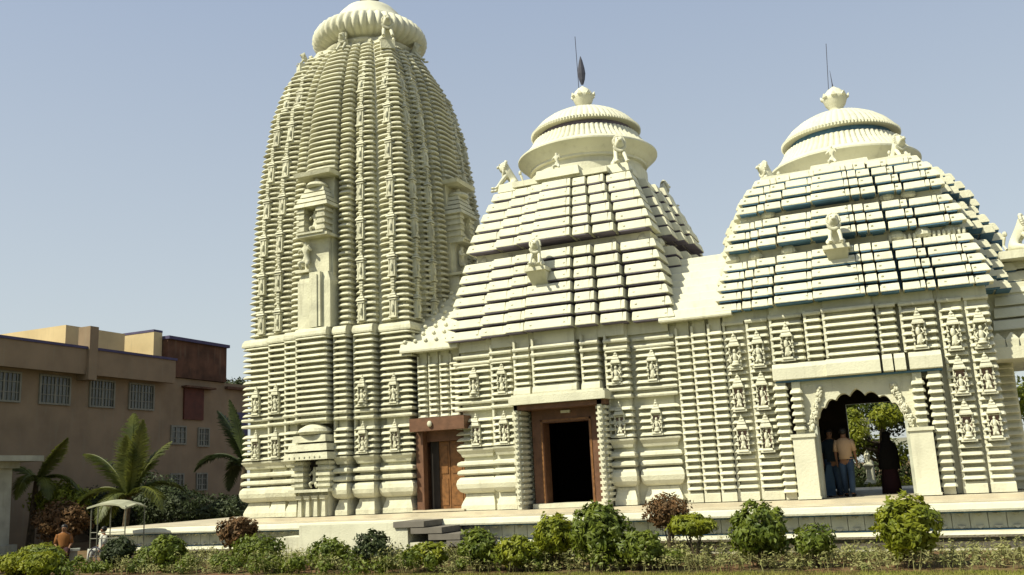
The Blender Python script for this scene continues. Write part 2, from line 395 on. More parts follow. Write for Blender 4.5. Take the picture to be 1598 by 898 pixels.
for r in range(nrow):
    z = 5.70+r*PITCHR; h = hs_(z); s = h/3.03
    for face in ('front', 'right', 'left', 'back'):
        th, T = face_T(face, h)
        for i, (u0, u1, p, k) in enumerate(SF):
            if k == 'k' and face in ('right', 'left'): continue
            if k == 'r' and z < 10.6 and face in ('front', 'right'): continue
            w = (u1-u0)*s; uc = (u0+u1)/2*s
            d = .25+p if k != 'k' else w*.98
            # belt every seventh row on corner and flanking ribs
            belt = k in 'ka' and r % 7 == 6
            prof = [(o*(1.5 if belt else 1), zz) for o, zz in P_RIB]
            sl_ = 1.0 if (k == 'k' and u0 < 0) else .25; sr_ = 1.0 if (k == 'k' and u0 > 0) else .25
            if k in 'pr': # rounded belly in plan: three abutting steps
                pass
            if face == 'front' and ribn < 300:
                place(tower, 'rib', mould_mesh('rib', round(w, 2), round(d, 2), prof, M['tower'], sl_, sr_, .2 if k == 'k' else 0), face, h, uc, p*s, z+.002*(i % 2)); ribn += 1
            else:
                ribstuff.rmould(w, d, prof, sl_, sr_, .2 if k == 'k' else 0, T @ Matrix.Translation((uc, -p*s, z+.002*(i % 2))))
    # little shrine motifs climbing the corner and flanking piers
o_ = ribstuff.build('rib_stack', M['tower'], tower); tag(o_, kind='stuff')
motif = MB()
motif.box(-.05, .05, -.10, .05, 0, .55); motif.box(-.13, .13, -.13, .05, .0, .05); motif.box(-.12, .12, -.12, .05, .55, .60)
motif.box(-.16, .16, -.15, .05, .62, .68, top=.03); motif.box(-.11, .11, -.12, .05, .70, .76, top=.03)
motif.box(-.11, -.075, -.09, .05, .05, .55); motif.box(.075, .11, -.09, .05, .05, .55); motif.ball((0, -.12, .30), (.05, .04, .12))
for zz in (.92, 1.0, 1.10, 1.18): motif.box(-.06-.03*(int(zz*100) % 2), .06+.03*(int(zz*100) % 2), -.09, .08, zz, zz+.05)
motif.box(-.03, .03, -.07, .08, .86, 1.26)
motif.lathe([(.05, .76), (.06, .80), (.01, .88)], 8, Matrix.Translation((0, -.04, 0)))
mm = motif.mesh('spire_motif', M['tower'])
for face in ('front', 'right'):
    for (u0, u1, p, k) in SF:
        if k not in 'ka': continue
        for j in range(8):
            z = 5.75+j*1.29; h = hs_(z+.4); s = h/3.03
            if z > 14.9: continue
            uc = (u0*.45+u1*.55)/1*s if k == 'k' else (u0*.62+u1*.38)*s
            a = place(tower, 'spire_motif', mm, face, h, uc, p*s+.05, z)
            slope = (hs_(z+.8)-hs_(z))/.8
            a.rotation_euler = (Matrix.Rotation(a.rotation_euler.z, 3, 'Z') @ Matrix.Rotation(math.atan(slope)*1.0, 3, 'X')).to_euler()
# projecting shrine stack on the spire (front and right)
def spire_shrine(parent, face):
    th, T = face_T(face, 2.95)
    base = link('spire_shrine', None, parent, T @ Vector((0, 0, 0)), th)
    return base
def shrine_parts(face):
    th, T = face_T(face, 3.05)
    loc = T @ Vector((0, 0, 0))
    a = MB(); a.box(-.60, .60, -.52, .3, 5.62, 7.1); a.loft([[(-.60, -.52, 7.1), (.60, -.52, 7.1), (.60, .3, 7.1), (-.60, .3, 7.1)], [(-.48, -.46, 7.4), (.48, -.46, 7.4), (.48, .3, 7.4), (-.48, .3, 7.4)]])
    a.box(-.10, .30, -.62, -.4, 5.66, 7.38); a.box(.0, .2, -.66, -.5, 5.64, 7.3)
    pa = a.build('shrine_pedestal', M['tower'], tower, loc, th)
    b = MB(); b.box(-.45, .45, -.35, .3, 7.4, 8.55)
    b.box(-.62, -.12, -.62, .3, 7.42, 7.50); b.box(-.55, .62, -.7, .3, 8.52, 8.6); b.box(-.5, .5, -.75, .3, 8.6, 8.66)
    b.box(-.5, -.3, -.6, .3, 8.66, 9.5)
    for k in range(4): b.box(-.56, -.28, -.64, .3, 8.74+k*.2, 8.83+k*.2); b.box(.16, .5, -.64, .3, 8.74+k*.2, 8.83+k*.2)
    b.box(.18, .44, -.6, .3, 8.66, 9.5)
    pb = b.build('shrine_frame', M['tower'], tower, loc, th)
    c = MB()
    for k, (w, z) in enumerate(((.64, 9.5), (.56, 9.68), (.47, 9.86), (.38, 10.04))): c.box(-w, w, -.72+k*.07, .3, z, z+.13, top=.04)
    c.lathe([(.30, 10.18), (.36, 10.24), (.30, 10.33), (.12, 10.40), (.06, 10.5)], 20, Matrix.Translation((0, -.3, 0)))
    c.box(-.66, .66, -.6, .3, 10.56, 10.68, top=-.04)
    pc = c.build('shrine_roof', M['tower'], tower, loc, th)
    f = link('attendant_statue', FIG['tower'], tower, T @ Vector((-.3, -.5, 7.5)), th); f.scale = (1.0, 1.0, 1.0)
    f = link('attendant_statue', FIG['tower'], tower, T @ Vector((0, -.4, 8.66)), th); f.scale = (.8, .8, .85)
for fc in ('front', 'right'): shrine_parts(fc)
# base niche shrine in the middle of the front
nb = MB(); loc = Vector((0, -TH-.14, 0))
nb.box(-.62, -.30, -.55, .2, .78, 1.62); nb.box(.22, .62, -.55, .2, .78, 1.62)
for k in range(5): nb.box(-.68, -.26, -.62, .2, .86+k*.16, .94+k*.16); nb.box(.2, .68, -.62, .2, .86+k*.16, .94+k*.16)
nb.box(-.7, .7, -.75, .2, .70, .78); nb.box(-.55, .55, -.45, .2, 0, .70)
for u in (-.42, -.14, .14, .42): nb.box(u-.07, u+.07, -.58, .2, 0, .5, top=.02); nb.box(u-.09, u+.09, -.62, .2, .5, .6, top=-.02)
nb.build('shrine_base', M['tower'], tower, loc)
nr = MB()
for k, (w, z) in enumerate(((.78, 1.64), (.70, 1.90), (.60, 2.16))): nr.box(-w, w, -.88+k*.09, .2, z, z+.2, top=.03)
nr.lathe([(.44, 2.38), (.52, 2.46), (.46, 2.56), (.28, 2.66), (.08, 2.72)], 24, Matrix.Translation((0, -.35, 0)), lobes=24, amp=.08)
for k in range(7): nr.box(-.6+k*.18, -.56+k*.18, -.9, -.84, 1.70, 1.74)
nr.build('shrine_roof', M['tower'], tower, loc)
MB_ = MB(); MB_.box(-.29, .21, -.22, -.1, .80, 1.62); MB_.build('niche_recess', M['dark'], tower, loc)  # near-black box paints the shade of the shrine opening
f = link('attendant_statue', FIG['tower'], tower, loc+Vector((-.03, -.34, .8))); f.scale = (.7, .7, .7)
# upper raha bands above shrine
# crown
nk = MB(); nk.lathe([(1.5, 16.35), (1.7, 16.5), (1.55, 16.6), (1.45, 16.75), (1.5, 17.0)], 40); nk.build('crown_neck', M['tower'], tower, (0, 0, -.45), smooth=True)
cr = MB()
nlob = 44
prof = [(1.45, 16.64), (1.72, 16.70), (1.93, 16.83), (2.02, 17.02), (1.99, 17.22), (1.87, 17.42), (1.66, 17.56), (1.3, 17.62)]
cr.lathe(prof, nlob*6, None, lobes=nlob, amp=.085); cr.build('lobed_crown', M['roof'], tower, (0, 0, -.45), smooth=True)
dm = MB(); dm.lathe([(1.42, 17.5), (1.46, 17.62), (1.36, 17.8), (1.22, 17.9), (1.12, 18.12), (.9, 18.36), (.6, 18.52), (.3, 18.58), (.3, 18.7)], 48); dm.build('crown_dome', M['roof'], tower, (0, 0, -.45), smooth=True)
vs = MB(); vs.lathe([(.2, 18.6), (.28, 18.7), (.2, 18.8), (.4, 18.95), (.46, 19.15), (.3, 19.4), (.12, 19.5), (.2, 19.6), (.02, 20.1)], 24); vs.build('finial_vase', M['metal'], tower, (0, 0, -.45), smooth=True)
for u, v, rz, sc in ((.05, -1.75, 0, .78), (1.75, -1.75, .6, .95), (-1.7, -1.6, -.7, .5), (1.78, .1, pi/2, .78), (-1.7, .1, -pi/2, .7)):
    lion(tower, (u, v, 15.5), rz, sc, 'tower')
    pd = MB(); pd.box(-.24, .24, -.26, .26, -.3, 0); pd.build('lion_pedestal', M['tower'], tower, (u, v, 15.5), rz)

# ================================================================== HALLS
def hall_roof(parent, Hx, Hy, groups, fac, matl, gapm, fr0, side=1.4, curve=1.1):
    """groups: list of (z0, rows, pitch, h0, h1, prof) ; h = half width, front offset scales likewise"""
    corebox = MB(); rear = MB(); lines = MB(); n = 0
    for gi, (z0, rows, pitch, h0, h1, prof) in enumerate(groups):
        for r in range(rows):
            t = (r/max(rows-1, 1))**curve; h = h0+(h1-h0)*t; z = z0+r*pitch; s = h/fr0
            for face in ('front', 'right', 'left', 'back'):
                dy = Hy-Hx
                Hf = h+dy if face in ('front', 'back') else h
                th, T = face_T(face, Hf); stretch = 1.0 if face in ('front', 'back') else (h+dy)/h
                for i, (u0, u1, p, k) in enumerate(fac):
                    if k == 'k' and face in ('right', 'left'): continue
                    a, b = u0*s*stretch, u1*s*stretch
                    if face in ('right', 'left'): p = p*side
                    w = b-a; uc = (a+b)/2
                    d = .5+p if k != 'k' else w
                    sl_ = 1.0 if (k == 'k' and u0 < 0) else .12; sr_ = 1.0 if (k == 'k' and u0 > 0) else .12
                    zz = z+.003*(i % 2)
                    if face in ('front', 'right'):
                        we = .085 if w > .45 and face == 'front' else 0
                        place(parent, 'roof_slab', mould_mesh('roof_slab', w-we*1.35, d, prof, matl, sl_, sr_ if not we else .12, 0.2 if k == 'k' else 0), face, Hf, uc-we*.675, p*s, zz); n += 1
                        if we: place(parent, 'end_block', mould_mesh('end_block', we, d, prof, matl, .12, sr_, 0.2 if k == 'k' else 0), face, Hf, uc+w/2-we/2, p*s+.012, zz-.002)
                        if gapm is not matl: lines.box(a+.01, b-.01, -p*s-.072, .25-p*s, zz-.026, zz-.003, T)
                        if i % 2 == 0 or w > .7:   # bosses on the slab face
                            for q in ((-.36, .36) if w > .9 else (-.3,)):
                                rear.loft([[(x, y, zb) for x, y, zb in ((uc+q*w-.03, -.065-p*s, zz+.10), (uc+q*w+.03, -.065-p*s, zz+.10), (uc+q*w+.03, .05-p*s, zz+.19), (uc+q*w-.03, .05-p*s, zz+.19))][j:]+[] for j in (0,)]*1 + [[(uc+q*w-.02, -.075-p*s, zz+.13), (uc+q*w+.02, -.075-p*s, zz+.13), (uc+q*w+.02, .03-p*s, zz+.19), (uc+q*w-.02, .03-p*s, zz+.19)]], T)
                    else:
                        rear.mould(w, d, prof, sl_, sr_, 0.2 if k == 'k' else 0, T @ Matrix.Translation((uc, -p*s, zz)))
                    corebox.box(a+.06*s, b-.06*s, -p*s+.30, .6, z-.02, z+pitch-.02, T)
            H2 = h-.32
            corebox.box(-H2, H2, -(H2+Hy-Hx), H2+Hy-Hx, z-.03, z+pitch-.03)
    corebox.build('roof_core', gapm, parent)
    if lines.v: tag(lines.build('paint_and_shade_lines', gapm, parent), kind='stuff')  # right hall: blue paint; middle hall: gap shade painted as strips
    tag(rear.build('rear_roof', matl, parent), kind='stuff')
    return n
def dome(parent, cx, cy, z, R, m, gap):
    loc = (cx, cy, z)
    a = MB(); a.lathe([(R*.84, -1.0), (R*.84, -.16), (R*.79, -.12), (R*.79, .04), (R*.84, .06), (R*.84, .13), (R*.86, .16), (R*.91, .29), (R*.985, .44), (R, .47), (R*1.0, .52), (R*.985, .55), (R*.885, .68)], 96); a.build('dome_neck', m, parent, loc, smooth=False)
    b = MB(); b.lathe([(R*.905, .64), (R*.88, .72), (R*.81, .90), (R*.765, 1.08), (R*.755, 1.14), (R*.6, 1.16)], 72*4, None, lobes=72, amp=.035); b.build('ribbed_skirt', m, parent, loc, smooth=False)
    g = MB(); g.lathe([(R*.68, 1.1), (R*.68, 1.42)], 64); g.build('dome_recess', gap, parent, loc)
    c = MB(); c.lathe([(R*.60, 1.33), (R*.785, 1.34), (R*.785, 1.42)], 56*4, None, lobes=112, amp=.03); c.lathe([(R*.775, 1.40), (R*.74, 1.52), (R*.66, 1.72), (R*.54, 1.92), (R*.40, 2.08), (R*.24, 2.18), (R*.1, 2.20)], 56*4, None, lobes=56, amp=.022); c.build('ribbed_cap', m, parent, loc)
    d = MB(); d.lathe([(.34, 2.12), (.34, 2.24), (.20, 2.28), (.17, 2.34), (.20, 2.40), (.29, 2.52), (.34, 2.66), (.37, 2.74), (.34, 2.78), (.27, 2.90), (.18, 3.0), (.08, 3.06), (.04, 3.1)], 24); v = d.build('finial_vase', m, parent, loc, smooth=True)
    l = MB()
    for k in range(8):
        A = 2*pi*k/8; T = Matrix.Rotation(A, 4, 'Z') @ Matrix.Translation((.27, 0, 2.70)) @ Matrix.Rotation(.35, 4, 'Y') @ Matrix.Scale(.72, 4)
        l.loft([[(0, -.09, 0), (.1, -.09, .02), (.1, .09, .02), (0, .09, 0)], [(.06, -.11, .1), (.16, -.11, .1), (.16, .11, .1), (.06, .11, .1)], [(.09, -.01, .24), (.12, -.01, .24), (.12, .01, .24), (.09, .01, .24)]], T)
    l.build('vase_petals', m, v)
# ---- middle hall
MX, MY = -8.75, 3.65
mid = thing('porch_hall', 'middle hall with brown framed open doorway under a stepped pyramid roof and round ribbed dome', 'temple hall', (MX, MY, 0))
MF = [(-3.18, -2.12, 0.0, 'k'), (-2.0, -1.36, .22, 'a'), (-1.22, -.76, .38, 'p'), (-.62, .62, .5, 'r'), (.76, 1.24, .38, 'p'), (1.38, 2.02, .22, 'a'), (2.14, 3.16, 0.0, 'k')]
HYm = MY
ND = [0]
def hall_wall(parent, fac, H, Hx, top, skip, levels_for, m, face='front'):
    core = MB(); th, T = face_T(face, H)
    for i, (u0, u1, p, k) in enumerate(fac):
        w = u1-u0; uc = (u0+u1)/2; z0 = skip.get(i, 0.0)
        if k == 'k': core.box(u0+.09, u1-.09, .11, w-.09, z0, top, T)
        else: core.box(u0+.03, u1-.03, -p+.11, .35, z0, top, T)
        d = (.3+p) if k != 'k' else w
        sl_ = 1.0 if (k == 'k' and u0 < 0) else .2; sr_ = 1.0 if (k == 'k' and u0 > 0) else .2
        for nm, prof, z in levels_for(i, k):
            if z < z0-.01: continue
            hv = nm in HEAVY and z < 1.8 and k != 'x'
            place(parent, nm, mould_mesh(nm, w-(.10 if hv else 0), d, prof, m, max(sl_, .6) if hv else sl_, max(sr_, .6) if hv else sr_, .2 if k == 'k' else 0), face, H, uc, p, z+.002*(i % 2))
        if k != 'k': core.box(u0-.005, u0+.055, -p-.045, .3, max(z0+.02, 1.75 if k == 'a' else z0+.02), top-.3, T)
    core.build('wall_pier', m, parent)
def mid_levels(i, k):
    if k in 'ka': return wall_levels(k, 4.7, False)
    L = [('band', P_CAP, 3.02)]; z = 3.32
    while z < 4.0: L.append(('slat', P_SLAT, z)); z += .176
    return L+[('band', P_THIN, 4.06), ('band', P_THIN, 4.26)]
hall_wall(mid, MF, HYm, 3.16, 4.85, {2: 3.02, 3: 3.02, 4: 3.02}, mid_levels, M['white'])
th = 0
for uc, p in ((-2.62, 0), (-1.655, .2), (1.685, .2), (2.625, 0)):
    for z in (1.74, 3.12): niche(mid, (uc, -HYm-p-.04, z), 0, 'white', .96, z < 2)
# right side wall of the hall
rs = MB(); th, T = face_T('right', 3.16)
for (u0, u1, p, k) in MF:
    if k == 'k' and u0 < 0: continue
    z = .2
    while z < 4.4: rs.mould(u1-u0, .3, P_SLAT, .2, .2, 0, T @ Matrix.Translation(((u0+u1)/2+.05, 0.0, z))); z += .178
rs.build('side_mouldings', M['white'], mid)
wl = MB()
wl.box(-3.1, 3.1, 3.3, 3.6, 0, 4.85); wl.box(-3.1, -2.8, -3.55, 3.3, 0, 4.85); wl.box(2.8, 3.1, -3.55, 3.3, 0, 4.85)
wl.box(-2.8, -1.0, -3.55, -3.3, 0, 4.85); wl.box(1.2, 2.8, -3.55, -3.3, 0, 4.85); wl.box(-1.0, 1.2, -3.55, -3.3, 2.62, 4.85)
wl.box(-2.8, 2.8, -3.3, 3.3, 4.5, 4.8)
wl.build('hall_wall', M['white'], mid)
# near-black lining that paints in the room's shade
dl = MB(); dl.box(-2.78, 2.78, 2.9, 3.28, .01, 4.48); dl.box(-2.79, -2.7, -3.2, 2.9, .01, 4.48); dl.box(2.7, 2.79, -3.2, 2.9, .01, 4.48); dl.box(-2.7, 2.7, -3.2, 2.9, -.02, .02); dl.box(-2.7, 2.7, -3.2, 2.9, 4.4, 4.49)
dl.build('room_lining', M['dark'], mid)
# doorway: frame, lintel, slatted fins, threshold
DC = .10
df = MB(); df.box(DC-.98, DC-.66, -3.78, -3.3, .06, 2.62); df.build('door_jamb', M['brown'], mid)
df = MB(); df.box(DC+.66, DC+.98, -3.78, -3.3, .06, 2.62); df.build('door_jamb', M['brown'], mid)
df = MB(); df.box(DC-.66, DC+.66, -3.775, -3.3, 2.27, 2.62); df.build('door_head', M['brown'], mid)
df = MB(); df.box(DC-.73, DC-.68, -3.80, -3.3, .08, 2.35); df.box(DC+.68, DC+.73, -3.80, -3.3, .08, 2.35); df.box(DC-.73, DC+.73, -3.80, -3.3, 2.30, 2.35); df.build('door_bead', M['wood'], mid)
df = MB(); df.box(DC-.10, DC+.16, -3.84, -3.7, 2.5, 2.57); df.build('door_lamp', M['white'], mid)
df = MB(); df.box(DC-1.0, DC+1.0, -3.95, -3.3, -.01, .11); df.build('threshold', M['white'], mid)
for sx, x in ((-1, DC-1.28), (1, DC+1.12)):
    fn = MB(); fn.box(x, x+.12, -4.36, -3.3, 0, 2.78)
    z = .12
    while z < 2.6:
        fn.box(x-.07, x+.19, -4.28, -3.5, z, z+.075); fn.box(x+.02, x+.10, -4.41, -4.35, z, z+.05); z += .15
    fn.build('door_fin', M['white'], mid)
ln = MB(); ln.box(DC-1.34, DC+1.4, -4.52, -3.5, 2.76, 2.97); ln.box(DC-1.28, DC+1.34, -4.46, -3.5, 2.97, 3.03); ln.build('door_canopy', M['white'], mid)
ln = MB(); ln.box(DC-1.26, DC+1.32, -4.36, -3.4, 2.62, 2.757); ln.build('canopy_board', M['brown'], mid)
# eave soffit board
sf = MB(); sf.box(-3.1, 3.1, -3.66, -3.3, 4.46, 4.84); sf.box(-1.95, 1.95, -3.9, -3.3, 4.46, 4.84)
sf.build('frieze', M['white'], mid)
RF = [(-3.45, -2.32, 0.0, 'k'), (-2.25, -1.44, .2, 'a'), (-1.37, -.82, .34, 'p'), (-.75, .68, .46, 'r'), (.78, 1.36, .34, 'p'), (1.48, 2.22, .2, 'a'), (2.34, 3.45, 0.0, 'k')]
hall_roof(mid, 3.45, 4.05, [(4.78, 7, .345, 3.30, 2.86, P_SLAB), (7.45, 6, .335, 2.76, 2.14, P_SLAB)], RF, M['roof'], M['gap_shade'], 3.45, 1.6)
bz = MB(); bz.box(-2.68, 2.68, -3.04, 3.05, 6.98, 7.44); bz.build('recess_band', M['roof'], mid)
# bead rolls in the recess between the roof groups and at the top
def cushions(parent, spots, m):
    for (x, y, z, r, rz) in spots:
        b = MB(); b.lathe([(r*.7, 0), (r, .06), (r*.95, .14), (r*.6, .24), (r*.15, .27)], 36, None, lobes=12, amp=.12)
        b.build('ribbed_cushion', m, parent, (x, y, z), rz)
cushions(mid, [(u, -2.98, 7.12, .15, 0) for u in (-2.45, -1.6, -.9, .9, 1.6, 2.45)]+[(2.7, v, 7.12, .17, 0) for v in (-2.2, -1.3, -.4, .6, 1.5)], M['roof'])
# top row under the dome
tp = MB(); tp.box(-1.5, 1.5, -2.85, 2.6, 9.45, 9.62); tp.box(-.7, .7, -3.0, 2.6, 9.5, 9.78, top=.05); tp.box(1.15, 2.1, -2.6, -1.6, 9.45, 9.72, top=.04); tp.box(-2.1, -1.15, -2.6, -1.6, 9.45, 9.72, top=.04); tp.box(-2.15, 2.15, -2.4, 2.4, 9.40, 9.52)
tp.build('roof_top', M['roof'], mid)
dome(mid, 0.05, -.05, 10.38, 2.27, M['roof'], M['gap_shade'])
fl = MB(); fl.loft([[(.0+r*cos(a), r*sin(a)*.5, z) for a in [2*pi*j/8 for j in range(8)]] for r, z in ((.04, 3.0), (.10, 3.18), (.13, 3.4), (.11, 3.6), (.06, 3.85), (.01, 4.02))])
fl.build('flame_finial', M['metal'], mid, (.05, -.05, 10.55), .4)
fl = MB(); fl.tube([(-.12, .1, 12.9), (-.14, .1, 15.4)], .012, 5); fl.build('lightning_rod', M['metal'], mid)
for (x, y, z, rz, sc, nm) in ((1.72, -2.2, 9.7, .45, .95, 'l'), (-1.85, -2.2, 9.6, -1.1, .95, 'l'), (-.02, -2.85, 9.72, 0, .62, 'f'), (1.9, 2.2, 9.6, 2.4, .9, 'l'), (-.32, -4.2, 6.55, .2, .8, 'l')):
    if nm == 'l': lion(mid, (x, y, z), rz, sc, 'roof')
    else: f = link('attendant_statue', FIG['roof'], mid, (x, y, z), rz); f.scale = (sc, sc, sc)
br = MB(); br.box(-.62, .02, -4.45, -3.5, 6.42, 6.52); br.loft([[(-.52, -4.0, 6.0), (-.08, -4.0, 6.0), (-.08, -3.5, 6.0), (-.52, -3.5, 6.0)], [(-.58, -4.4, 6.42), (-.02, -4.4, 6.42), (-.02, -3.5, 6.42), (-.58, -3.5, 6.42)]]); br.build('statue_bracket', M['roof'], mid)

# ---- link between tower and middle hall (small brown door)
lk = thing('link_passage', 'recessed wall with closed brown side door between the tall tower and the middle hall', 'temple wall', (-12.7, .35, 0))
w = MB(); w.box(-.75, .72, .0, .3, 2.3, 4.75); w.box(-.75, .72, .35, 5.0, 0, 4.75); w.build('link_wall', M['white'], lk)
for k, u in enumerate((-.50, -.13, .24, .58)):
    b = MB(); b.box(u-.13, u+.13, -.08, .1, 2.65, 4.7); b.box(u-.135, u-.09, -.2, .1, 2.65, 4.5); b.build('wall_pier', M['white'], lk)
    z = 2.68
    for r in range(10):
        link('slat', mould_mesh('slat', .26, .15, P_SLAT, M['white'], .3, .3), lk, (u, -.16, z+.002*(k % 2))); z += .166
b = MB(); b.box(-.66, .80+.3, -.72, .0, 2.27, 2.64); b.build('door_lintel', M['brown'], lk)
b = MB(); b.ball((.02, -.76, 2.46), (.08, .05, .09)); b.build('wall_lamp', M['white'], lk, smooth=True)
b = MB(); b.box(-.72, -.50, -.25, .3, .02, 2.27); b.build('door_jamb', M['brown'], lk)
b = MB(); b.box(-.50, .9, -.2, .3, 1.98, 2.27); b.build('door_head', M['brown'], lk)
b = MB(); b.box(-.44, -.38, -.45, -.2, .0, 2.27); b.build('door_post', M['brown'], lk)
b = MB(); b.box(-.36, -.10, -.02, .12, .05, 1.98); b.build('door_side_panel', M['dark'], lk)
for x0, x1 in ((-.10, .24), (.26, .7)):
    b = MB(); b.box(x0, x1, .02, .08, .05, 1.97)
    for z0, z1 in ((.15, .9), (1.05, 1.85)): b.box(x0+.06, x1-.06, .0, .03, z0, z1, top=.0)
    b.build('door_leaf', M['wood'], lk)
b = MB(); b.box(-.75, .9, -.5, .3, 0, .05); b.build('threshold', M['floor'], lk)
# its sloping roof of overlapping boards with rosettes
ros = MB()
for r in range(9):
    z = 4.62+r*.26; y = -.45+r*.33
    b = MB(); b.mould(1.9, .9, [(0, 0), (.05, .0), (.06, .05), (-.02, .30), (-.2, .36)], .1, .1); b.build('roof_slab', M['roof'], lk, (-.1, y-.35+.35, z))
    for u in (-.8, -.45, -.1, .25, .6): ros.ball((u-.1+(r % 2)*.1, y+.01, z+.33), (.07, .06, .06), 6)
ros.build('rosettes', M['roof'], lk)
b = MB(); b.loft([[(-.95, 0, 4.6), (.75, 0, 4.6), (.75, 4.5, 4.6), (-.95, 4.5, 4.6)], [(-.95, 2.6, 6.9), (.75, 2.6, 6.9), (.75, 4.5, 6.9), (-.95, 4.5, 6.9)]]); b.build('roof_core', M['roof'], lk)

# ---- link between middle and right hall
l2 = thing('link_passage', 'plain slatted wall with stepped lean-to roof between the middle hall and the arched hall', 'temple wall', (-4.85, .12, 0))
b = MB(); b.box(-.95, .75, .02, 5.0, 0, 4.8); b.build('link_wall', M['white'], l2)
for k, (u0, u1) in enumerate(((-.60, -.24), (-.17, .20), (.27, .62))):
    b = MB(); b.box(u0+.02, u1-.02, -.06-.04*k, .1, 0, 4.75); b.box(u0-.01, u0+.05, -.185-.04*k, .1, .2, 4.5); b.build('wall_pier', M['white'], l2)
    link('footing', mould_mesh('footing', u1-u0, .2, [(.05, 0), (.05, .2), (-.02, .26)], M['white'], .3, .3), l2, ((u0+u1)/2, -.14-.04*k, 0))
    z = .30
    for r in range(23):
        link('slat', mould_mesh('slat', u1-u0, .2, P_SLAT, M['white'], .3, .3), l2, ((u0+u1)/2, -.14-.04*k, z+.002*(k % 2))); z += .1775
for r in range(8):
    z = 4.66+r*.25; y = -.42+r*.26
    b = MB(); b.mould(1.9, .9, [(0, 0), (.04, .0), (.05, .04), (-.03, .27), (-.2, .33)], .1, .1); b.build('roof_slab', M['roof'], l2, (0.0, y, z))
b = MB(); b.loft([[(-.95, 0, 4.6), (.95, 0, 4.6), (.95, 4.5, 4.6), (-.95, 4.5, 4.6)], [(-.95, 2.2, 6.7), (.95, 2.2, 6.7), (.95, 4.5, 6.7), (-.95, 4.5, 6.7)]]); b.build('roof_core', M['roof'], l2)

# ---- right hall with scalloped arch
RX, RY = -1.08, 3.85
rh = thing('arched_hall', 'right hall with scalloped arch passage and blue-lined stepped roof under a round dome', 'temple hall', (RX, RY, 0))
WF = [(-3.10, -2.58, .0, 'x'), (-2.50, -1.98, .08, 'x'), (-1.90, -1.12, .18, 'a'), (-1.05, -.62, .28, 'p'), (-.56, .80, .40, 'r'), (.86, 1.24, .28, 'p'), (1.34, 1.96, .18, 'a'), (2.04, 2.48, .08, 'x'), (2.56, 3.02, .0, 'x')]
WF = [(-3.12, -2.60, .0, 'x'), (-2.52, -2.0, .08, 'x'), (-1.92, -1.14, .18, 'a'), (-1.07, -.68, .28, 'p'), (-.62, .56, .40, 'r'), (.62, 1.03, .28, 'p'), (1.13, 1.90, .18, 'a'), (1.99, 2.48, .08, 'x'), (2.56, 3.06, .0, 'x')]
def r_levels(i, k):
    L = [('footing', [(.05, 0), (.05, .2), (-.02, .26)], 0)] if k == 'x' else []
    z = .30 if k == 'x' else 3.36
    while z < 4.35: L.append(('slat', P_SLAT, round(z, 4))); z += .1775
    L.append(('band', P_THIN, 4.42))
    return L
hall_wall(rh, WF, RY, 3.1, 4.85, {2: 3.3, 3: 3.3, 4: 3.3, 5: 3.3, 6: 3.3}, r_levels, M['white'])
for uc, p, zz in ((-2.86, 0, (1.15, 2.2, 3.25)), (-2.26, .08, (1.15, 2.2, 3.25)), (2.24, .08, (1.15, 2.2, 3.25)), (2.81, 0, (1.15, 2.2, 3.25)), (-1.53, .18, (3.34,)), (1.50, .18, (3.34,))):
    for z in zz: niche(rh, (uc, -RY-p-.07, z), 0, 'white', 1.02, z < 3)
# wall with passage: front arch, rear opening
wr = MB()
wr.box(-3.05, -1.85, -3.8, -3.5, 0, 4.85); wr.box(1.85, 3.05, -3.8, -3.5, 0, 4.85); wr.box(-1.85, 1.85, -3.8, -3.5, 2.7, 4.85)
wr.box(-3.05, -2.75, -3.5, 3.6, 0, 4.85); wr.box(2.75, 3.05, -3.5, 3.6, 0, 4.85)
wr.box(-2.75, -.78, 3.3, 3.6, 0, 4.6); wr.box(1.3, 2.75, 3.3, 3.6, 0, 4.6); wr.box(-.78, 1.3, 3.3, 3.6, 2.6, 4.6)
wr.build('hall_wall', M['white'], rh)
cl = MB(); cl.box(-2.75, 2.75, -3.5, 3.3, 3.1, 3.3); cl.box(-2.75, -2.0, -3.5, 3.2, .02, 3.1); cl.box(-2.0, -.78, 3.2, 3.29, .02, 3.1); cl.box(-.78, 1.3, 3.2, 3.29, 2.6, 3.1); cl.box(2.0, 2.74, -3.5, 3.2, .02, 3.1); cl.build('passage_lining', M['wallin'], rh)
# scalloped arch panel
def arch_z(x, hw=1.0, spring=1.72, top=2.5):
    t = abs(x)/hw
    base = spring+(top-spring)*sqrt(max(0, 1-t**2.2))
    a = math.acos(max(-1, min(1, x/hw)))/pi*9
    cusp = abs(sin(a*pi))**.7
    return base-.11*(1-cusp) + (.06*(1-min(1, t*6)))
ap = MB(); N = 90; AC = -.06
xs = [-1.0+2*i/N for i in range(N+1)]
for a, b in zip(xs, xs[1:]):
    za, zb = arch_z(a), arch_z(b)
    ap.loft([[(AC+a, -4.0, za), (AC+b, -4.0, zb), (AC+b, -3.55, zb), (AC+a, -3.55, za)], [(AC+a, -4.0, 2.86), (AC+b, -4.0, 2.86), (AC+b, -3.55, 2.86), (AC+a, -3.55, 2.86)]])
ap.box(AC-1.36, AC-1.0, -3.99, -3.55, 1.5, 2.86); ap.box(AC+1.0, AC+1.36, -3.99, -3.55, 1.5, 2.86)
ap.build('scalloped_arch', M['white'], rh)
jm = MB(); jm.box(AC-1.06, AC-.99, -4.06, -3.5, 0, 1.72); jm.build('arch_jamb', M['panel'], rh)
jm = MB(); jm.box(AC+.99, AC+1.06, -4.06, -3.5, 0, 1.72); jm.build('arch_jamb', M['panel'], rh)
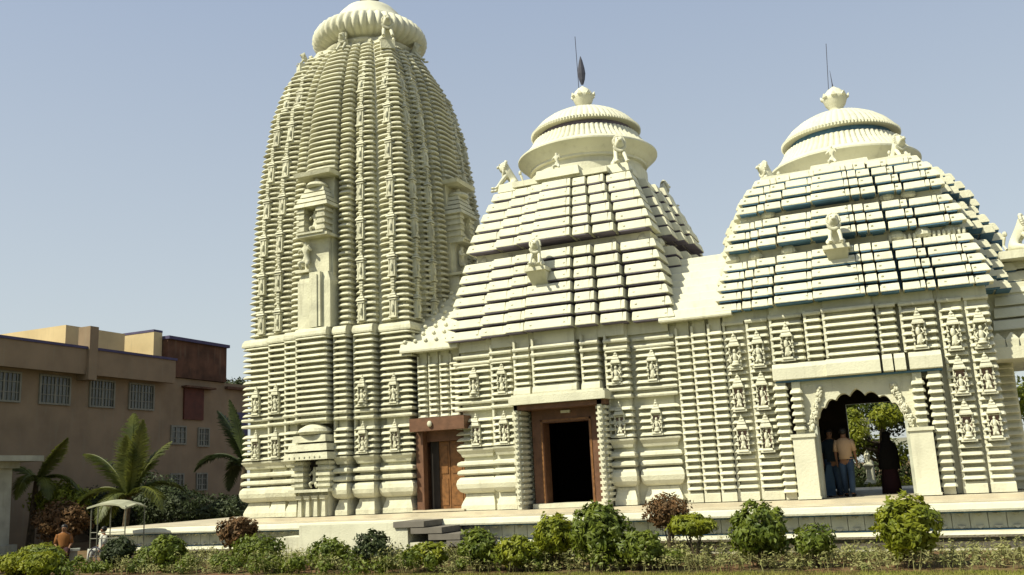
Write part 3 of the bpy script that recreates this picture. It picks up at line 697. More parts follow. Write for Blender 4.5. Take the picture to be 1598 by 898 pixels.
for sx in (-1, 1):
    x0 = AC+sx*1.31
    b = MB(); b.box(x0-.25, x0+.25, -4.33, -3.55, .0, 1.46); b.box(x0-.27, x0+.27, -4.36, -3.55, 0, .06); b.build('arch_pillar', M['roof'], rh)
    b = MB(); b.box(x0-.29, x0+.29, -4.37, -3.55, 1.46, 1.54); b.build('pillar_capital', M['roof'], rh)
    # carved bracket
    b = MB(); random.seed(5+sx)
    for q in range(90):
        t = random.random(); xx = AC+sx*(1.12-.34*t+.08*random.random()); zz = 1.62+.95*t+random.uniform(-.1, .1)
        b.ball((xx, -4.03-random.random()*.05, zz), (random.uniform(.018, .05), .04, random.uniform(.02, .07)), 6)
    b.build('carved_bracket', M['white'], rh, smooth=True)
    for (c0, c1) in ((1.26, 1.50), (1.60, 1.90)):
        u = AC+sx*(c0+c1)/2
        cb = MB(); cb.box(u-(c1-c0)/2+.02, u+(c1-c0)/2-.02, -4.1, -3.6, 0 if c0 > 1.55 else 1.54, 2.82); cb.build('wall_pier', M['white'], rh)
        z = .16 if c0 > 1.55 else 1.64
        while z < 2.7:
            link('slat', mould_mesh('slat', c1-c0, .2, P_SLAT, M['white'], .3, .3), rh, (u, -4.15, z)); z += .1775
# plain lintel in pieces
for k, (u0, u1, p) in enumerate(((-1.94, -.66, .5), (-.655, .56, .62), (.62, .84, .58), (.88, 1.12, .55), (1.20, 1.90, .5))):
    b = MB(); b.mould(u1-u0, .9, [(0, 0), (.03, .02), (.03, .30), (-.02, .40), (-.1, .42)], .1, .1)
    b.build('lintel_block', M['roof'], rh, ((u0+u1)/2, -RY-p+.12, 2.87+.002*k))
b = MB(); b.box(-1.9, 1.88, -4.16, -3.6, 2.825, 2.868); b.build('lintel_bed', M['blue'], rh)
# frieze + roof
sf = MB(); sf.box(-3.1, 3.05, -3.9, -3.6, 4.5, 4.82); sf.box(-1.9, 1.9, -4.05, -3.6, 4.5, 4.82); sf.build('frieze', M['white'], rh)
RF2 = [(-3.2, -2.62, 0.0, 'k'), (-2.56, -2.36, .07, 's'), (-2.30, -1.80, .16, 'x'), (-1.72, -.80, .28, 'a'), (-.76, .44, .40, 'r'), (.49, .75, .34, 's'), (.80, 1.22, .28, 'p'), (1.32, 1.80, .18, 'x'), (1.85, 2.02, .12, 's'), (2.10, 2.86, .06, 'x'), (2.90, 3.2, 0.0, 'k')]
hall_roof(rh, 3.2, 4.15, [(4.76, 5, .275, 3.14, 2.88, P_SLAB2), (6.38, 3, .29, 2.80, 2.58, P_SLAB2), (7.42, 4, .275, 2.47, 2.02, P_SLAB2)], RF2, M['roof'], M['blue'], 3.2, 3.0, 1.6)
bz = MB(); bz.box(-2.75, 2.75, -3.5, 3.4, 6.0, 6.45); bz.box(-2.45, 2.45, -3.2, 3.1, 7.2, 7.5); bz.box(-1.9, 1.9, -2.7, 2.5, 8.4, 8.6); bz.box(-.6, .9, -3.1, 2.5, 8.38, 8.58, top=.05); bz.build('recess_band', M['roof'], rh)
cushions(rh, [(u, -3.42-(.2 if abs(u) < 2 else .05), 6.12, .2, 0) for u in (-2.75, -2.15, -1.3, 1.3, 1.9, 2.5)]+[(u, -3.05-(.2 if abs(u) < 1.8 else 0), 7.26, .18, 0) for u in (-2.35, -1.75, 1.2, 1.7, 2.3)]+[(2.8, v, 6.12, .2, 0) for v in (-2.5, -1.6, -.7)], M['roof'])
beads = MB()
for k in range(16): beads.ball((1.15+k*.11, -3.72+k*.004, 6.16), (.045, .05, .10), 6)
beads.build('bead_row', M['roof'], rh)
dome(rh, .15, 0, 8.76, 2.12, M['roof'], M['blue'])
fl = MB(); fl.tube([(.14, 0, 11.7), (.13, 0, 12.0), (.11, 0, 12.4)], [.035, .015, .005], 6); fl.tube([(-.02, .05, 11.4), (.10, .05, 13.3)], .01, 5); fl.build('lightning_rod', M['metal'], rh)
for (x, y, z, rz, sc, nm) in ((1.60, -2.3, 8.4, .7, .85, 'l'), (-1.75, -2.3, 8.3, -1.0, .85, 'l'), (0, -2.95, 8.5, 0, .62, 'f'), (-.10, -4.35, 6.05, .1, .8, 'l')):
    if nm == 'l': lion(rh, (x, y, z), rz, sc, 'roof')
    else: f = link('attendant_statue', FIG['roof'], rh, (x, y, z), rz); f.scale = (sc, sc, sc)
br = MB(); br.box(-.40, .22, -4.62, -3.5, 5.93, 6.03); br.loft([[(-.28, -4.2, 5.55), (.12, -4.2, 5.55), (.12, -3.5, 5.55), (-.28, -3.5, 5.55)], [(-.36, -4.56, 5.93), (.18, -4.56, 5.93), (.18, -3.5, 5.93), (-.36, -3.5, 5.93)]]); br.build('statue_bracket', M['roof'], rh)

# ---- right-hand side porch
sp = thing('side_porch', 'low side porch with petal parapet and lion on its roof, at the right edge', 'temple porch', (2.6, 1.6, 0))
b = MB(); b.box(-.65, 2.6, 0, 4.0, 3.1, 5.0); b.box(-.65, -.15, 0, 4.0, 0, 3.1); b.build('porch_wall', M['white'], sp)
b = MB(); b.box(1.4, 1.8, 0, .4, 0, 3.1); b.build('porch_pillar', M['white'], sp)
z = .2
while z < 3.0:
    link('slat', mould_mesh('slat', .42, .2, P_SLAT, M['white'], .2, .2), sp, (-.40, -.06, z)); z += .178
b = MB(); b.box(-.62, 2.6, -1.15, .0, 3.02, 3.30); b.build('parapet_beam', M['white'], sp)
pm = MB(); pm.loft([[(-.12, -.06, 0), (.12, -.06, 0), (.12, .06, 0), (-.12, .06, 0)], [(-.14, -.07, .18), (.14, -.07, .18), (.14, .07, .18), (-.14, .07, .18)], [(-.02, -.03, .34), (.02, -.03, .34), (.02, .03, .34), (-.02, .03, .34)]]); pmm = pm.mesh('parapet_petal', M['white'])
for k in range(11): link('parapet_petal', pmm, sp, (-.48+k*.29, -1.05, 3.30))
for r in range(6):
    b = MB(); b.mould(3.2, 1.2, P_SLAB, .3, .3); b.build('roof_slab', M['roof'], sp, (1.15+r*.06, -.25+r*.10, 3.80+r*.31))
    b = MB(); b.box(-.45+r*.06, 2.7, .02+r*.1, .9, 3.80+r*.31+.266, 3.80+r*.31+.309); b.build('blue_recess', M['blue'], sp)
b = MB(); b.box(-.55, 2.6, .75, 3.8, 3.6, 5.7); b.build('roof_core', M['roof'], sp)
b = MB(); b.box(-.1, 1.2, -.3, 3.8, 5.55, 5.75); b.build('lion_pedestal', M['roof'], sp)
lion(sp, (.45, .05, 5.72), 1.2, .95, 'roof')

# ================================================================== PLATFORM
pf = thing('temple_platform', 'long raised cream platform with grey panelled side that carries the whole temple', 'platform')
X0, X1, YF = -23.4, 14.0, -2.0
b = MB(); b.box(X0, X1, YF+.36, 12, -1.25, -.30); b.build('platform_base', M['panel'], pf)
b = MB(); b.box(X0-.02, X1, YF, 12, -.12, -.10); b.build('platform_floor', M['floor'], pf)
b = MB(); b.mould(X1-X0, 14.0, [(-.06, 0), (.06, .01), (.07, .05), (.03, .15), (.0, .185)], 1, 0); b.build('edge_band', M['white'], pf, ((X0+X1)/2, YF, -.305))
b = MB(); b.mould(X1-X0, 14.0, [(-.18, 0), (.05, .02), (.08, .07), (.05, .12), (-.18, .14)], 1, 0); b.build('lower_band', M['white'], pf, ((X0+X1)/2, YF, -.84))
b = MB(); b.box(X0, X1, YF+.12, 12, -1.25, -.92); b.build('base_course', M['white'], pf)
b = MB(); b.box(X0+.2, X1, YF+.27, YF+.37, -.70, -.675); b.box(X0+.2, X1, YF+.24, YF+.37, -.345, -.32); b.build('blue_line', M['blue'], pf)
pm = MB(); pm.box(-.168, .168, 0, .06, 0, .33); pmesh = pm.mesh('panel', M['panel'])
bm1 = MB(); bm1.loft([[(-.08, 0, .05), (.08, 0, .05), (.08, .09, .05), (-.08, .09, .05)], [(-.02, -.05, 0), (.02, -.05, 0), (.02, .05, 0), (-.02, .05, 0)]]); bud = bm1.mesh('bud', M['white'])
k = 0; x = X0+.3
while x < 4.5:
    link('panel', pmesh, pf, (x, YF+.30, -.665)); link('bud', bud, pf, (x, YF+.25, -.40))
    if k % 2 == 0: pass
    link('lower_bud', bud, pf, (x, YF+.25, -.66)); x += .35; k += 1
# step slabs at foot of walls
b = MB(); b.box(-19.8, 2.3, -.75, 6, -.11, -.02); b.build('wall_step', M['floor'], pf)
st = thing('stair_block', 'cream stair block with three dark grey steps jutting from the platform below the small door', 'stairs', (0, 0, 0))
b = MB(); b.box(-15.3, -12.0, -3.0, -1.9, -1.2, -.14); b.build('stair_wall', M['white'], st)
b = MB(); b.box(-16.2, -15.302, -2.8, -1.9, -1.2, -.45); b.build('stair_wall', M['white'], st)
b = MB(); b.box(-12.0, -10.9, -2.95, -1.9, -1.2, -.64, top=0); b.build('stair_wall', M['white'], st)
for k in range(4):
    b = MB(); b.box(-12.38+k*.5, -11.5+k*.5, -3.06, -1.95, -.26-k*.16, -.12-k*.16); b.build('step', M['step'], st)

# ================================================================== GROUND
b = MB(); b.box(-600, 600, -60, 900, -1.6, -1.1); tag(b.build('ground', M['ground']), 'brown garden soil and scrub', kind='structure')
b = MB(); b.box(-60, 60, -40, -6.0, -1.3, -1.09); tag(b.build('lawn', M['lawn']), 'strip of cut green lawn in front of the shrubs', kind='structure')
random.seed(3)
g = MB()
for i in range(26000):
    x = random.uniform(-14, 3.5); y = -6.0-random.random()**1.6*3.0; h = random.uniform(.03, .07); a = random.random()*pi; dx, dy = cos(a)*.007, sin(a)*.007; lx, ly = random.uniform(-.03, .03), random.uniform(-.03, .03)
    g.add([(x-dx, y-dy, -1.09), (x+dx, y+dy, -1.09), (x+lx, y+ly, -1.09+h)], [(0, 1, 2)])
tag(g.build('lawn_grass', M['lawn']), 'short green lawn grass along the bottom edge', 'grass', kind='stuff')

# ================================================================== PLANTS
def leaves(mb, c, r, n, size, shell=.55, flat=1.0, seed=0, lump=.35):
    rnd = random.Random(seed); c = Vector(c)
    for i in range(n):
        d = Vector((rnd.gauss(0, 1), rnd.gauss(0, 1), rnd.gauss(0, 1))).normalized()
        k = 1+lump*noise.noise(d*2.1+Vector((seed*3.1, 0, 0))) + .12*noise.noise(d*6+Vector((0, seed, 0)))
        t = (shell+(1-shell)*rnd.random()**.6)*k
        p = c+Vector((d.x*r[0]*t, d.y*r[1]*t, d.z*r[2]*t))
        if noise.noise(p*5.5+Vector((seed, 0, 0))) < -.25: continue
        nrm = (d+Vector((rnd.uniform(-.9, .9), rnd.uniform(-.9, .9), rnd.uniform(-.4, 1.0)))).normalized()
        q = nrm.to_track_quat('Z', 'Y'); a = rnd.random()*2*pi; s = size*rnd.uniform(.6, 1.35)
        e1 = q @ Vector((cos(a), sin(a), 0)); e2 = q @ Vector((-sin(a), cos(a), 0))
        mb.add([p-e1*s, p+e2*s*.45-nrm*s*.1, p+e1*s, p-e2*s*.45-nrm*s*.1], [(0, 1, 2, 3)])
def stems(mb, base, top_c, n, spread, r0=.02, seed=0):
    rnd = random.Random(seed); base = Vector(base)
    for i in range(n):
        e = Vector(top_c)+Vector((rnd.uniform(-spread, spread), rnd.uniform(-spread, spread), rnd.uniform(-.15, .2)))
        s = base+Vector((rnd.uniform(-.06, .06), rnd.uniform(-.06, .06), 0)); m_ = s.lerp(e, .5)+Vector((rnd.uniform(-.06, .06), rnd.uniform(-.06, .06), 0))
        mb.tube([s, m_, e], [r0, r0*.7, r0*.35], 5)
        for j in range(2):
            f = m_.lerp(e, rnd.random()); mb.tube([f, f+Vector((rnd.uniform(-.2, .2), rnd.uniform(-.2, .2), rnd.uniform(.05, .25)))], [r0*.45, r0*.15], 4)
def shrub(name, label, x, y, z0, ch, r, n, size, m, seed, st=6, group='round shrubs in the bed in front of the platform', lump=.35, shell=.5, cat='shrub'):
    t = thing(name, label, cat, (x, y, z0), 0, group)
    c = MB(); leaves(c, (0, 0, ch), r, n, size, shell, seed=seed, lump=lump); c.build('foliage', m, t)
    s = MB(); stems(s, (0, 0, 0), (0, 0, ch), st, r[0]*.6, .022, seed); s.build('stem', M['bark'], t)
    return t
G0 = -1.1
shrub('round_shrub', 'bright yellow-green ball shrub nearest the right edge, below the arched hall', -.34, -5.2, G0, .76, (.58, .55, .54), 3570, 0.068, M['leafy'], 1)
shrub('round_shrub', 'deep green ball shrub just left of the arch, on short forked stems', -3.0, -5.0, G0, .74, (.56, .55, .52), 3400, 0.068, M['leaf'], 2)
shrub('round_shrub', 'largest dark green shrub below the right jamb of the brown doorway', -6.2, -5.2, G0, .78, (.60, .55, .60), 3910, 0.070, M['leaf'], 3)
shrub('round_shrub', 'small yellow-green shrub below the open brown doorway', -7.25, -5.1, G0, .72, (.42, .42, .42), 2040, 0.068, M['leafy'], 4)
shrub('round_shrub', 'dark twin-topped shrub in front of the cream stair block', -12.0, -4.7, G0, .46, (.46, .44, .42), 2210, 0.068, M['leafd'], 5, lump=.6)
shrub('dry_shrub', 'reddish-brown dry ball shrub on a bare stem, right of the brown doorway', -5.15, -3.6, G0, 1.08, (.52, .5, .40), 3060, 0.047, M['leafr'], 6, 9, shell=.2)
shrub('russet_shrub', 'russet and green shrub at the foot of the tall tower', -17.2, -3.2, G0, .86, (.52, .5, .38), 2380, 0.074, M['leafr'], 7, 7, lump=.5)
shrub('round_shrub', 'rounded green shrub left of the russet one, before the platform end', -17.9, -5.0, G0, .55, (.44, .42, .38), 2040, 0.068, M['leaf'], 8)
shrub('round_shrub', 'small green shrub beside the canopied cart', -19.7, -4.9, G0, .52, (.42, .40, .38), 1700, 0.068, M['leafd'], 9)
shrub('low_shrub', 'yellow-green low shrub in the bottom left corner area', -21.2, -6.0, G0, .33, (.5, .45, .32), 1870, 0.061, M['leafy'], 10)
shrub('low_shrub', 'flat-topped clipped green bush at the left edge', -22.8, -5.4, G0, .30, (.62, .5, .28), 2040, 0.061, M['leafy'], 11)
shrub('low_shrub', 'clipped yellow-green bush behind the seated figure in orange', -24.3, -3.4, G0, .42, (.75, .5, .26), 2040, 0.061, M['leafy'], 12)
shrub('low_shrub', 'dense olive bush below the small brown door, right of the steps', -8.95, -5.3, G0, .55, (.42, .4, .36), 1870, 0.061, M['leaf'], 13)
shrub('low_shrub', 'clipped green mound between the dry shrub and the deep green ball shrub', -4.45, -4.4, G0, .80, (.50, .4, .22), 1700, 0.061, M['leafy'], 14)
shrub('low_shrub', 'flat green bush right of the largest dark green shrub', -5.35, -5.3, G0, .45, (.50, .4, .34), 2040, 0.061, M['leaf'], 15)
shrub('low_shrub', 'olive bush left of the small yellow-green shrub', -8.0, -5.4, G0, .42, (.50, .4, .32), 1870, 0.061, M['leafy'], 16)
shrub('low_shrub', 'green bush right of the dark twin-topped shrub', -10.3, -5.1, G0, .36, (.50, .4, .25), 1530, 0.061, M['leafy'], 17)
shrub('low_shrub', 'dull green bush left of the dark twin-topped shrub', -13.2, -4.7, G0, .40, (.55, .4, .32), 1360, 0.061, M['leaf'], 18)
shrub('low_shrub', 'green hedge-like bush at the right foot of the russet shrub', -15.6, -4.4, G0, .48, (.75, .45, .36), 2210, 0.061, M['leaf'], 19)
shrub('low_shrub', 'green bush left of the bright yellow-green ball shrub', -2.0, -5.0, G0, .50, (.42, .4, .30), 1105, 0.061, M['leaf'], 20)
shrub('low_shrub', 'green bush between the two left shrubs beside the cart', -18.9, -4.6, G0, .35, (.45, .4, .28), 1275, 0.061, M['leaf'], 40)
shrub('low_shrub', 'dark green bush in front of the seated figure in orange', -23.2, -4.2, G0, .38, (.5, .4, .30), 1700, .06, M['leaf'], 41)
# leggy ground cover
gc = MB(); rnd = random.Random(11)
for i in range(2300):
    x = rnd.uniform(-19.5, 3.2); y = rnd.uniform(-5.8, -2.6); h = rnd.uniform(.22, .50)
    if noise.noise(Vector((x*1.3, y, 3))) < -.18: h *= .5
    if x > -3.2: h *= .72
    p = Vector((x, y, G0)); q = p+Vector((rnd.uniform(-.1, .1), rnd.uniform(-.1, .1), h)); gc.tube([p, q], [.008, .004], 3)
    for j in range(13):
        f = p.lerp(q, rnd.uniform(.35, 1.05))+Vector((rnd.uniform(-.08, .08), rnd.uniform(-.08, .08), 0)); s = rnd.uniform(.022, .055)
        a = rnd.random()*6.28; v = Vector((cos(a), sin(a), rnd.uniform(-.5, .8)))*s; w_ = Vector((-sin(a), cos(a), rnd.uniform(-.4, .4)))*s*.5
        gc.add([f-v, f+w_, f+v, f-w_], [(0, 1, 2, 3)])
tag(gc.build('ground_cover', M['leafdry']), 'pale leggy seedlings filling the flower bed', 'ground cover', kind='stuff')

ug = MB(); rnd = random.Random(21)
for i in range(105):
    x = rnd.uniform(-25.5, -3.4); y = rnd.uniform(-5.9, -4.6); r = rnd.uniform(.14, .30); hh = .16+.20*noise.noise(Vector((x*.9, 5, 0)))+rnd.uniform(0, .12)
    leaves(ug, (x, y, G0+hh), (r, r, r*.85), 130, .055, .3, seed=200+i, lump=.5)
tag(ug.build('undergrowth', M['leaf']), 'uneven green undergrowth between the shrubs', 'undergrowth', kind='stuff')
# palms
def frond(parent, base, d, L, droop, m, seed, wid=.45, lift=.5):
    rnd = random.Random(seed); pts = []; d = Vector(d).normalized(); p = Vector(base); v = (d*(1-lift)+Vector((0, 0, lift))).normalized()
    n = 14
    for i in range(n+1):
        pts.append(p.copy()); p = p+v*(L/n); v = (v+Vector((0, 0, -droop/n*(1+i/n)))).normalized()
    b = MB(); b.tube(pts, [.04*(1-.8*i/n) for i in range(n+1)], 5)
    for i in range(2, n*9):
        t = i/(n*9); k = int(t*n); f = pts[k].lerp(pts[k+1], t*n-k); tan = (pts[k+1]-pts[k]).normalized()
        side = tan.cross(Vector((0, 0, 1))).normalized(); ll = wid*L*.55*sin(pi*min(1, t*.85+.12))
        for s in (-1, 1):
            dv = (side*s*.8+tan*.75+Vector((0, 0, -.25+rnd.uniform(-.2, .2)))).normalized(); e = f+dv*ll*rnd.uniform(.8, 1.1)+Vector((0, 0, -.1*ll)); w_ = tan*.035
            mm_ = f.lerp(e, .5)+Vector((0, 0, .03)); b.add([f-w_, f+w_, mm_+w_*.9, e, mm_-w_*.9], [(0, 1, 2, 3, 4)])
    b.build('frond', m, parent)
def palm(label, x, y, z, fr, m, trunk=1.0, seed=0, tilt=(0, 0)):
    t = thing('palm_tree', label, 'palm', (x, y, z), 0, 'small palms before the ochre building')
    b = MB(); tp_ = (tilt[0], tilt[1], trunk)
    b.tube([(0, 0, 0), (tilt[0]*.4, tilt[1]*.4, trunk*.5), tp_], [.16, .12, .10], 8); b.build('trunk', M['bark'], t)
    for i, (dx, dy, L, dr, li) in enumerate(fr): frond(t, tp_, (dx, dy, 0), L, dr, m, seed+i, lift=li)
    return t
palm('larger palm with one tall lit frond, between the cart and the ochre building', -28.6, 4, G0,
     [(1.0, 0, 3.0, .3, .86), (1, -.2, 2.6, 1.6, .42), (-1, 0, 3.2, .9, .62), (-.5, .6, 3.4, .5, .85), (-1, -.3, 2.6, 1.6, .45), (.3, 1, 2.8, .8, .7), (.2, -.5, 2.4, .8, .9), (-1, .3, 2.7, 1.9, .3), (.7, .7, 2.6, 1.5, .5), (.1, -1, 2.3, 2.0, .35)], M['palm'], 1.9, 3, (.2, 0))
palm('dark leaning palm half hidden behind the tall tower', -27.6, 9.5, G0,
     [(-1, 0, 3.0, .8, .75), (-1, -.3, 2.8, 1.6, .5), (-.6, .4, 2.6, 1.9, .45), (-.2, -.5, 3.0, .6, .85), (.4, 0, 2.4, 1.4, .6), (-1, .5, 2.4, 2.2, .35)], M['leafd'], 3.0, 20, (.3, 0))
palm('palm behind the pavilion pillar at the left edge with one raised frond', -33.2, 3.6, G0,
     [(1, 0, 2.3, .2, .55), (-1, 0, 2.6, 1.2, .5), (.3, -.6, 2.2, 1.9, .4), (1, -.4, 2.0, 1.9, .35), (.8, .5, 2.0, 1.6, .4)], M['palm'], 2.7, 40, (.2, 0))
shrub('garden_bush', 'big brown-green bush right of the pavilion pillar', -30.8, 3.0, G0, 1.1, (1.2, 1, .8), 3800, .08, M['leafr'], 21, 5, 'dark bushes before the ochre building')
shrub('garden_bush', 'big yellow-brown bush close behind the pavilion pillar', -32.6, 4.5, G0, 1.9, (1.3, 1, .8), 3800, .09, M['leafy'], 22, 5, 'dark bushes before the ochre building')
for i, (x, y, h, r, lb) in enumerate(((-29.0, 7, 1.3, 1.7, 'widest dark bush behind the larger palm'), (-26.8, 7.6, 1.0, 1.4, 'dark bush right of the larger palm'), (-31.5, 8, 1.6, 1.8, 'dark bush left of the larger palm'), (-35.0, 9, 1.3, 1.6, 'dark bush at the foot of the left-edge palm'), (-24.6, 8.5, .6, .9, 'low dark bush beside the tall tower corner'))):
    shrub('garden_bush', lb+', below the ochre wall', x, y, G0, h, (r, 1.2, h*.85), 5200, .09, M['leafd'], 30+i, 5, 'dark bushes before the ochre building')

def tree(label, x, y, z, h, r, m, n, size, seed, group, clumps=9):
    t = thing('leafy_tree', label, 'tree', (x, y, z), 0, group); rnd = random.Random(seed)
    b = MB(); b.tube([(0, 0, 0), (.1, .05, h*.35), (0, .1, h*.62)], [.22, .16, .09], 8)
    c = MB()
    for i in range(clumps):
        a = rnd.random()*6.28; rr = r*rnd.uniform(.2, .75); p = (cos(a)*rr, sin(a)*rr, h*rnd.uniform(.5, .92)); s = r*rnd.uniform(.3, .5)
        b.tube([(0, .1, h*rnd.uniform(.35, .6)), (p[0]*.5, p[1]*.5, p[2]*.85), p], [.08, .05, .02], 5)
        leaves(c, p, (s, s, s*.75), n//clumps, size, .3, seed=seed*7+i, lump=.5)
    b.build('trunk', M['bark'], t); c.build('crown', m, t); return t
tree('sunlit tree seen through the right side of the arch', -1.2, 13.5, G0, 4.2, 1.5, M['leafy'], 6500, .08, 51, 'garden trees behind the temple')
tree('dark tree seen through the left of the arch', -3.6, 19, G0, 5.5, 2.5, M['leaf'], 7000, .11, 52, 'garden trees behind the temple')
tree('dark broad tree far behind the arch passage', .6, 21, G0, 6.0, 2.8, M['leafd'], 8000, .12, 53, 'garden trees behind the temple')
tree('green tree beyond the side porch at the right edge', 4.2, 11, G0, 5.0, 2.2, M['leafy'], 9000, .09, 54, 'garden trees behind the temple')
tree('second green tree beyond the side porch, farther right', 7.5, 15, G0, 5.5, 2.6, M['leaf'], 8000, .1, 55, 'garden trees behind the temple')
tree('small tree top showing over the low roof between ochre building and tower', -46, 30, G0, 12.3, 2.6, M['leafd'], 5000, .16, 56, 'trees behind the ochre building')
tree('tree top just showing over the brick part of the roof', -58, 27, G0, 14.0, 2.2, M['leafd'], 4000, .16, 57, 'trees behind the ochre building')
for i, (x, y, lb) in enumerate(((-2.3, 12.6, 'low leafy bush seen at the foot of the arch, left'), (-.9, 12.4, 'low leafy bush seen at the foot of the arch, right'))):
    shrub('garden_bush', lb, x, y, G0, .75, (.85, .6, .6), 2600, .06, M['leafy' if i else 'leaf'], 60+i, 5, 'bushes seen through the arch')
for i, (x, lb) in enumerate(((-3.2, 'dark hedge bush beyond the pergola, seen left through the arch'), (-1.2, 'dark hedge bush beyond the pergola, seen centre through the arch'), (.8, 'dark hedge bush beyond the pergola, seen right through the arch'), (7.0, 'dark hedge bush beyond the side porch at the right edge'))):
    shrub('garden_bush', lb, x, 17.2, G0, 1.2, (1.3, .7, 1.0), 3600, .08, M['leafd'], 70+i, 5, 'bushes seen through the arch')
# garden structures seen through arch
b = MB(); b.box(-6, 5, 0, .25, 2.45, 2.72)
t = thing('garden_pergola', 'pale horizontal beam on posts seen through the arch', 'pergola', (0, 14.5, G0)); b.build('beam', M['concrete'], t)
for x in (-5.5, -2.9, 1.5, 4.5): q = MB(); q.box(x, x+.22, .02, .23, 0, 2.45); q.build('post', M['concrete'], t)
t = thing('white_column', 'white upright column seen through the arch behind the beam', 'column', (-1.75, 16, G0))
b = MB(); b.lathe([(.22, 0), (.17, .2), (.15, 2.6), (.2, 3.4), (.26, 3.6)], 16); b.build('shaft', M['white'], t)
t = thing('garden_fountain', 'small white tiered garden ornament seen low through the arch', 'garden ornament', (-1.68, 13.2, G0))
b = MB(); b.lathe([(.2, 0), (.12, .3), (.1, .9), (.26, 1.1), (.1, 1.25), (.08, 1.6), (.2, 1.75), (.06, 1.9), (.12, 2.1), (.03, 2.3)], 16); b.build('ornament_body', M['white'], t)

# ================================================================== OCHRE BUILDING
BX = -36.0
ob = thing('ochre_building', 'two-storey ochre plaster building with grilled windows at the left edge', 'building', (BX, 0, G0))
Z = lambda z: z-G0
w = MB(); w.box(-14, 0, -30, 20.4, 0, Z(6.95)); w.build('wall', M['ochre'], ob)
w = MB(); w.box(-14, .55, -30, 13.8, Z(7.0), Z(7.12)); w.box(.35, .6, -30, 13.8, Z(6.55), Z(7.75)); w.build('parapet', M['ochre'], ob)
w = MB(); w.box(.30, .66, -30, 13.85, Z(7.75), Z(7.87)); w.build('coping', M['coping'], ob)
w = MB(); w.box(.0, .75, 8.0, 8.5, Z(6.3), Z(8.85)); w.build('roof_post', M['ochre'], ob)
w = MB(); w.box(-9, -1.2, 8.3, 12, Z(7.1), Z(9.15)); w.build('roof_room', M['ochre2'], ob)
w = MB(); w.box(-5.5, -.2, 13.0, 13.6, Z(7.1), Z(9.3)); w.build('roof_wall', M['ochre2'], ob)
w = MB(); w.box(-5.5, -.2, 12.98, 13.62, Z(9.3), Z(9.42)); w.build('wall_coping', M['coping'], ob)
w = MB(); w.box(-5.4, .15, 13.65, 18.3, Z(6.97), Z(8.95)); w.build('brick_room', M['brick'], ob)
bk = MB(); bk.box(0, .03, 0, .34, 0, .12); bm_ = bk.mesh('brick', M['brick'])
w = MB(); w.box(-5.5, .3, 13.6, 18.4, Z(8.95), Z(9.12)); w.build('roof_slab', M['coping'], ob)
w = MB(); w.box(-3, .22, 18.35, 20.45, Z(6.6), Z(6.75)); w.build('sunshade', M['brick'], ob)
def bwin(y0, y1, z0, z1, bars, fm='wframe', cat='window'):
    f = MB(); t_ = .08
    f.box(-.02, .08, y0, y1, Z(z0), Z(z0)+t_); f.box(-.02, .08, y0, y1, Z(z1)-t_, Z(z1)); f.box(-.02, .08, y0, y0+t_, Z(z0)+t_, Z(z1)-t_); f.box(-.02, .08, y1-t_, y1, Z(z0)+t_, Z(z1)-t_)
    wn = f.build(cat, M[fm], ob)
    p = MB(); p.box(.0, .02, y0+t_, y1-t_, Z(z0)+t_, Z(z1)-t_); p.build('pane', M['glass'], wn)
    g_ = MB()
    for i in range(1, bars):
        yy = y0+(y1-y0)*i/bars; ww = .035 if i == bars//2 else .012
        g_.box(.03, .06, yy-ww, yy+ww, Z(z0)+t_, Z(z1)-t_)
    for q in (.33, .67): zz = z0+(z1-z0)*q; g_.box(.025, .055, y0+t_, y1-t_, Z(zz)-.018, Z(zz)+.018)
    g_.build('grille', M['wframe'], wn)
for (y0, y1) in ((3.3, 5.0), (5.95, 7.66), (8.75, 10.3), (11.2, 12.9), (.6, 2.2)): bwin(y0, y1, 5.1, 6.45, 8)
bwin(14.16, 15.3, 3.4, 4.4, 3); bwin(16.2, 17.1, 3.3, 4.35, 4); bwin(14.2, 15.2, .9, 1.9, 3); bwin(16.15, 17.0, .95, 1.9, 4)
w = MB(); w.box(-.02, .10, 15.05, 16.55, Z(4.75), Z(6.45)); w.build('shutter', M['maroon'], ob)
w = MB(); w.box(-.02, .4, 14.9, 17.2, Z(6.45), Z(6.55)); w.build('sunshade', M['brick'], ob)
w = MB(); w.box(-.02, .10, 19.2, 20.3, Z(4.0), Z(5.3)); w.build('shutter', M['coping'], ob)
# boundary wall in front of the building
t = thing('boundary_wall', 'low dark railing wall running along the foot of the ochre building', 'wall', (0, 10.8, G0))
b = MB(); b.box(-42, -19.8, 0, .2, 0, .7); b.build('wall_base', M['coping'], t)
b = MB(); b.box(-42, -19.8, .05, .15, 1.0, 1.06); b.build('rail', M['metal'], t)
for i in range(40):
    b = MB(); b.box(-41.8+i*.55, -41.76+i*.55, .08, .12, .7, 1.0); b.build('bar', M['metal'], t)
# pavilion at the left edge
t = thing('garden_pavilion', 'pale plaster pavilion pillar with flat slab roof at the left edge', 'pavilion', (-32.0, .9, G0))
b = MB(); b.box(-.9, -.0, 0, .8, 0, 3.2, top=.03); b.build('pillar', M['concrete'], t)
b = MB(); b.box(-3.5, .65, -.6, 1.6, 3.45, 3.66); b.build('roof_slab', M['concrete'], t)
b = MB(); b.box(-1.05, .15, -.15, .95, 3.2, 3.45); b.build('capital', M['concrete'], t)
b = MB(); b.box(-1.1, .2, -.2, 1.0, 0, .35); b.build('pillar_base', M['concrete'], t)
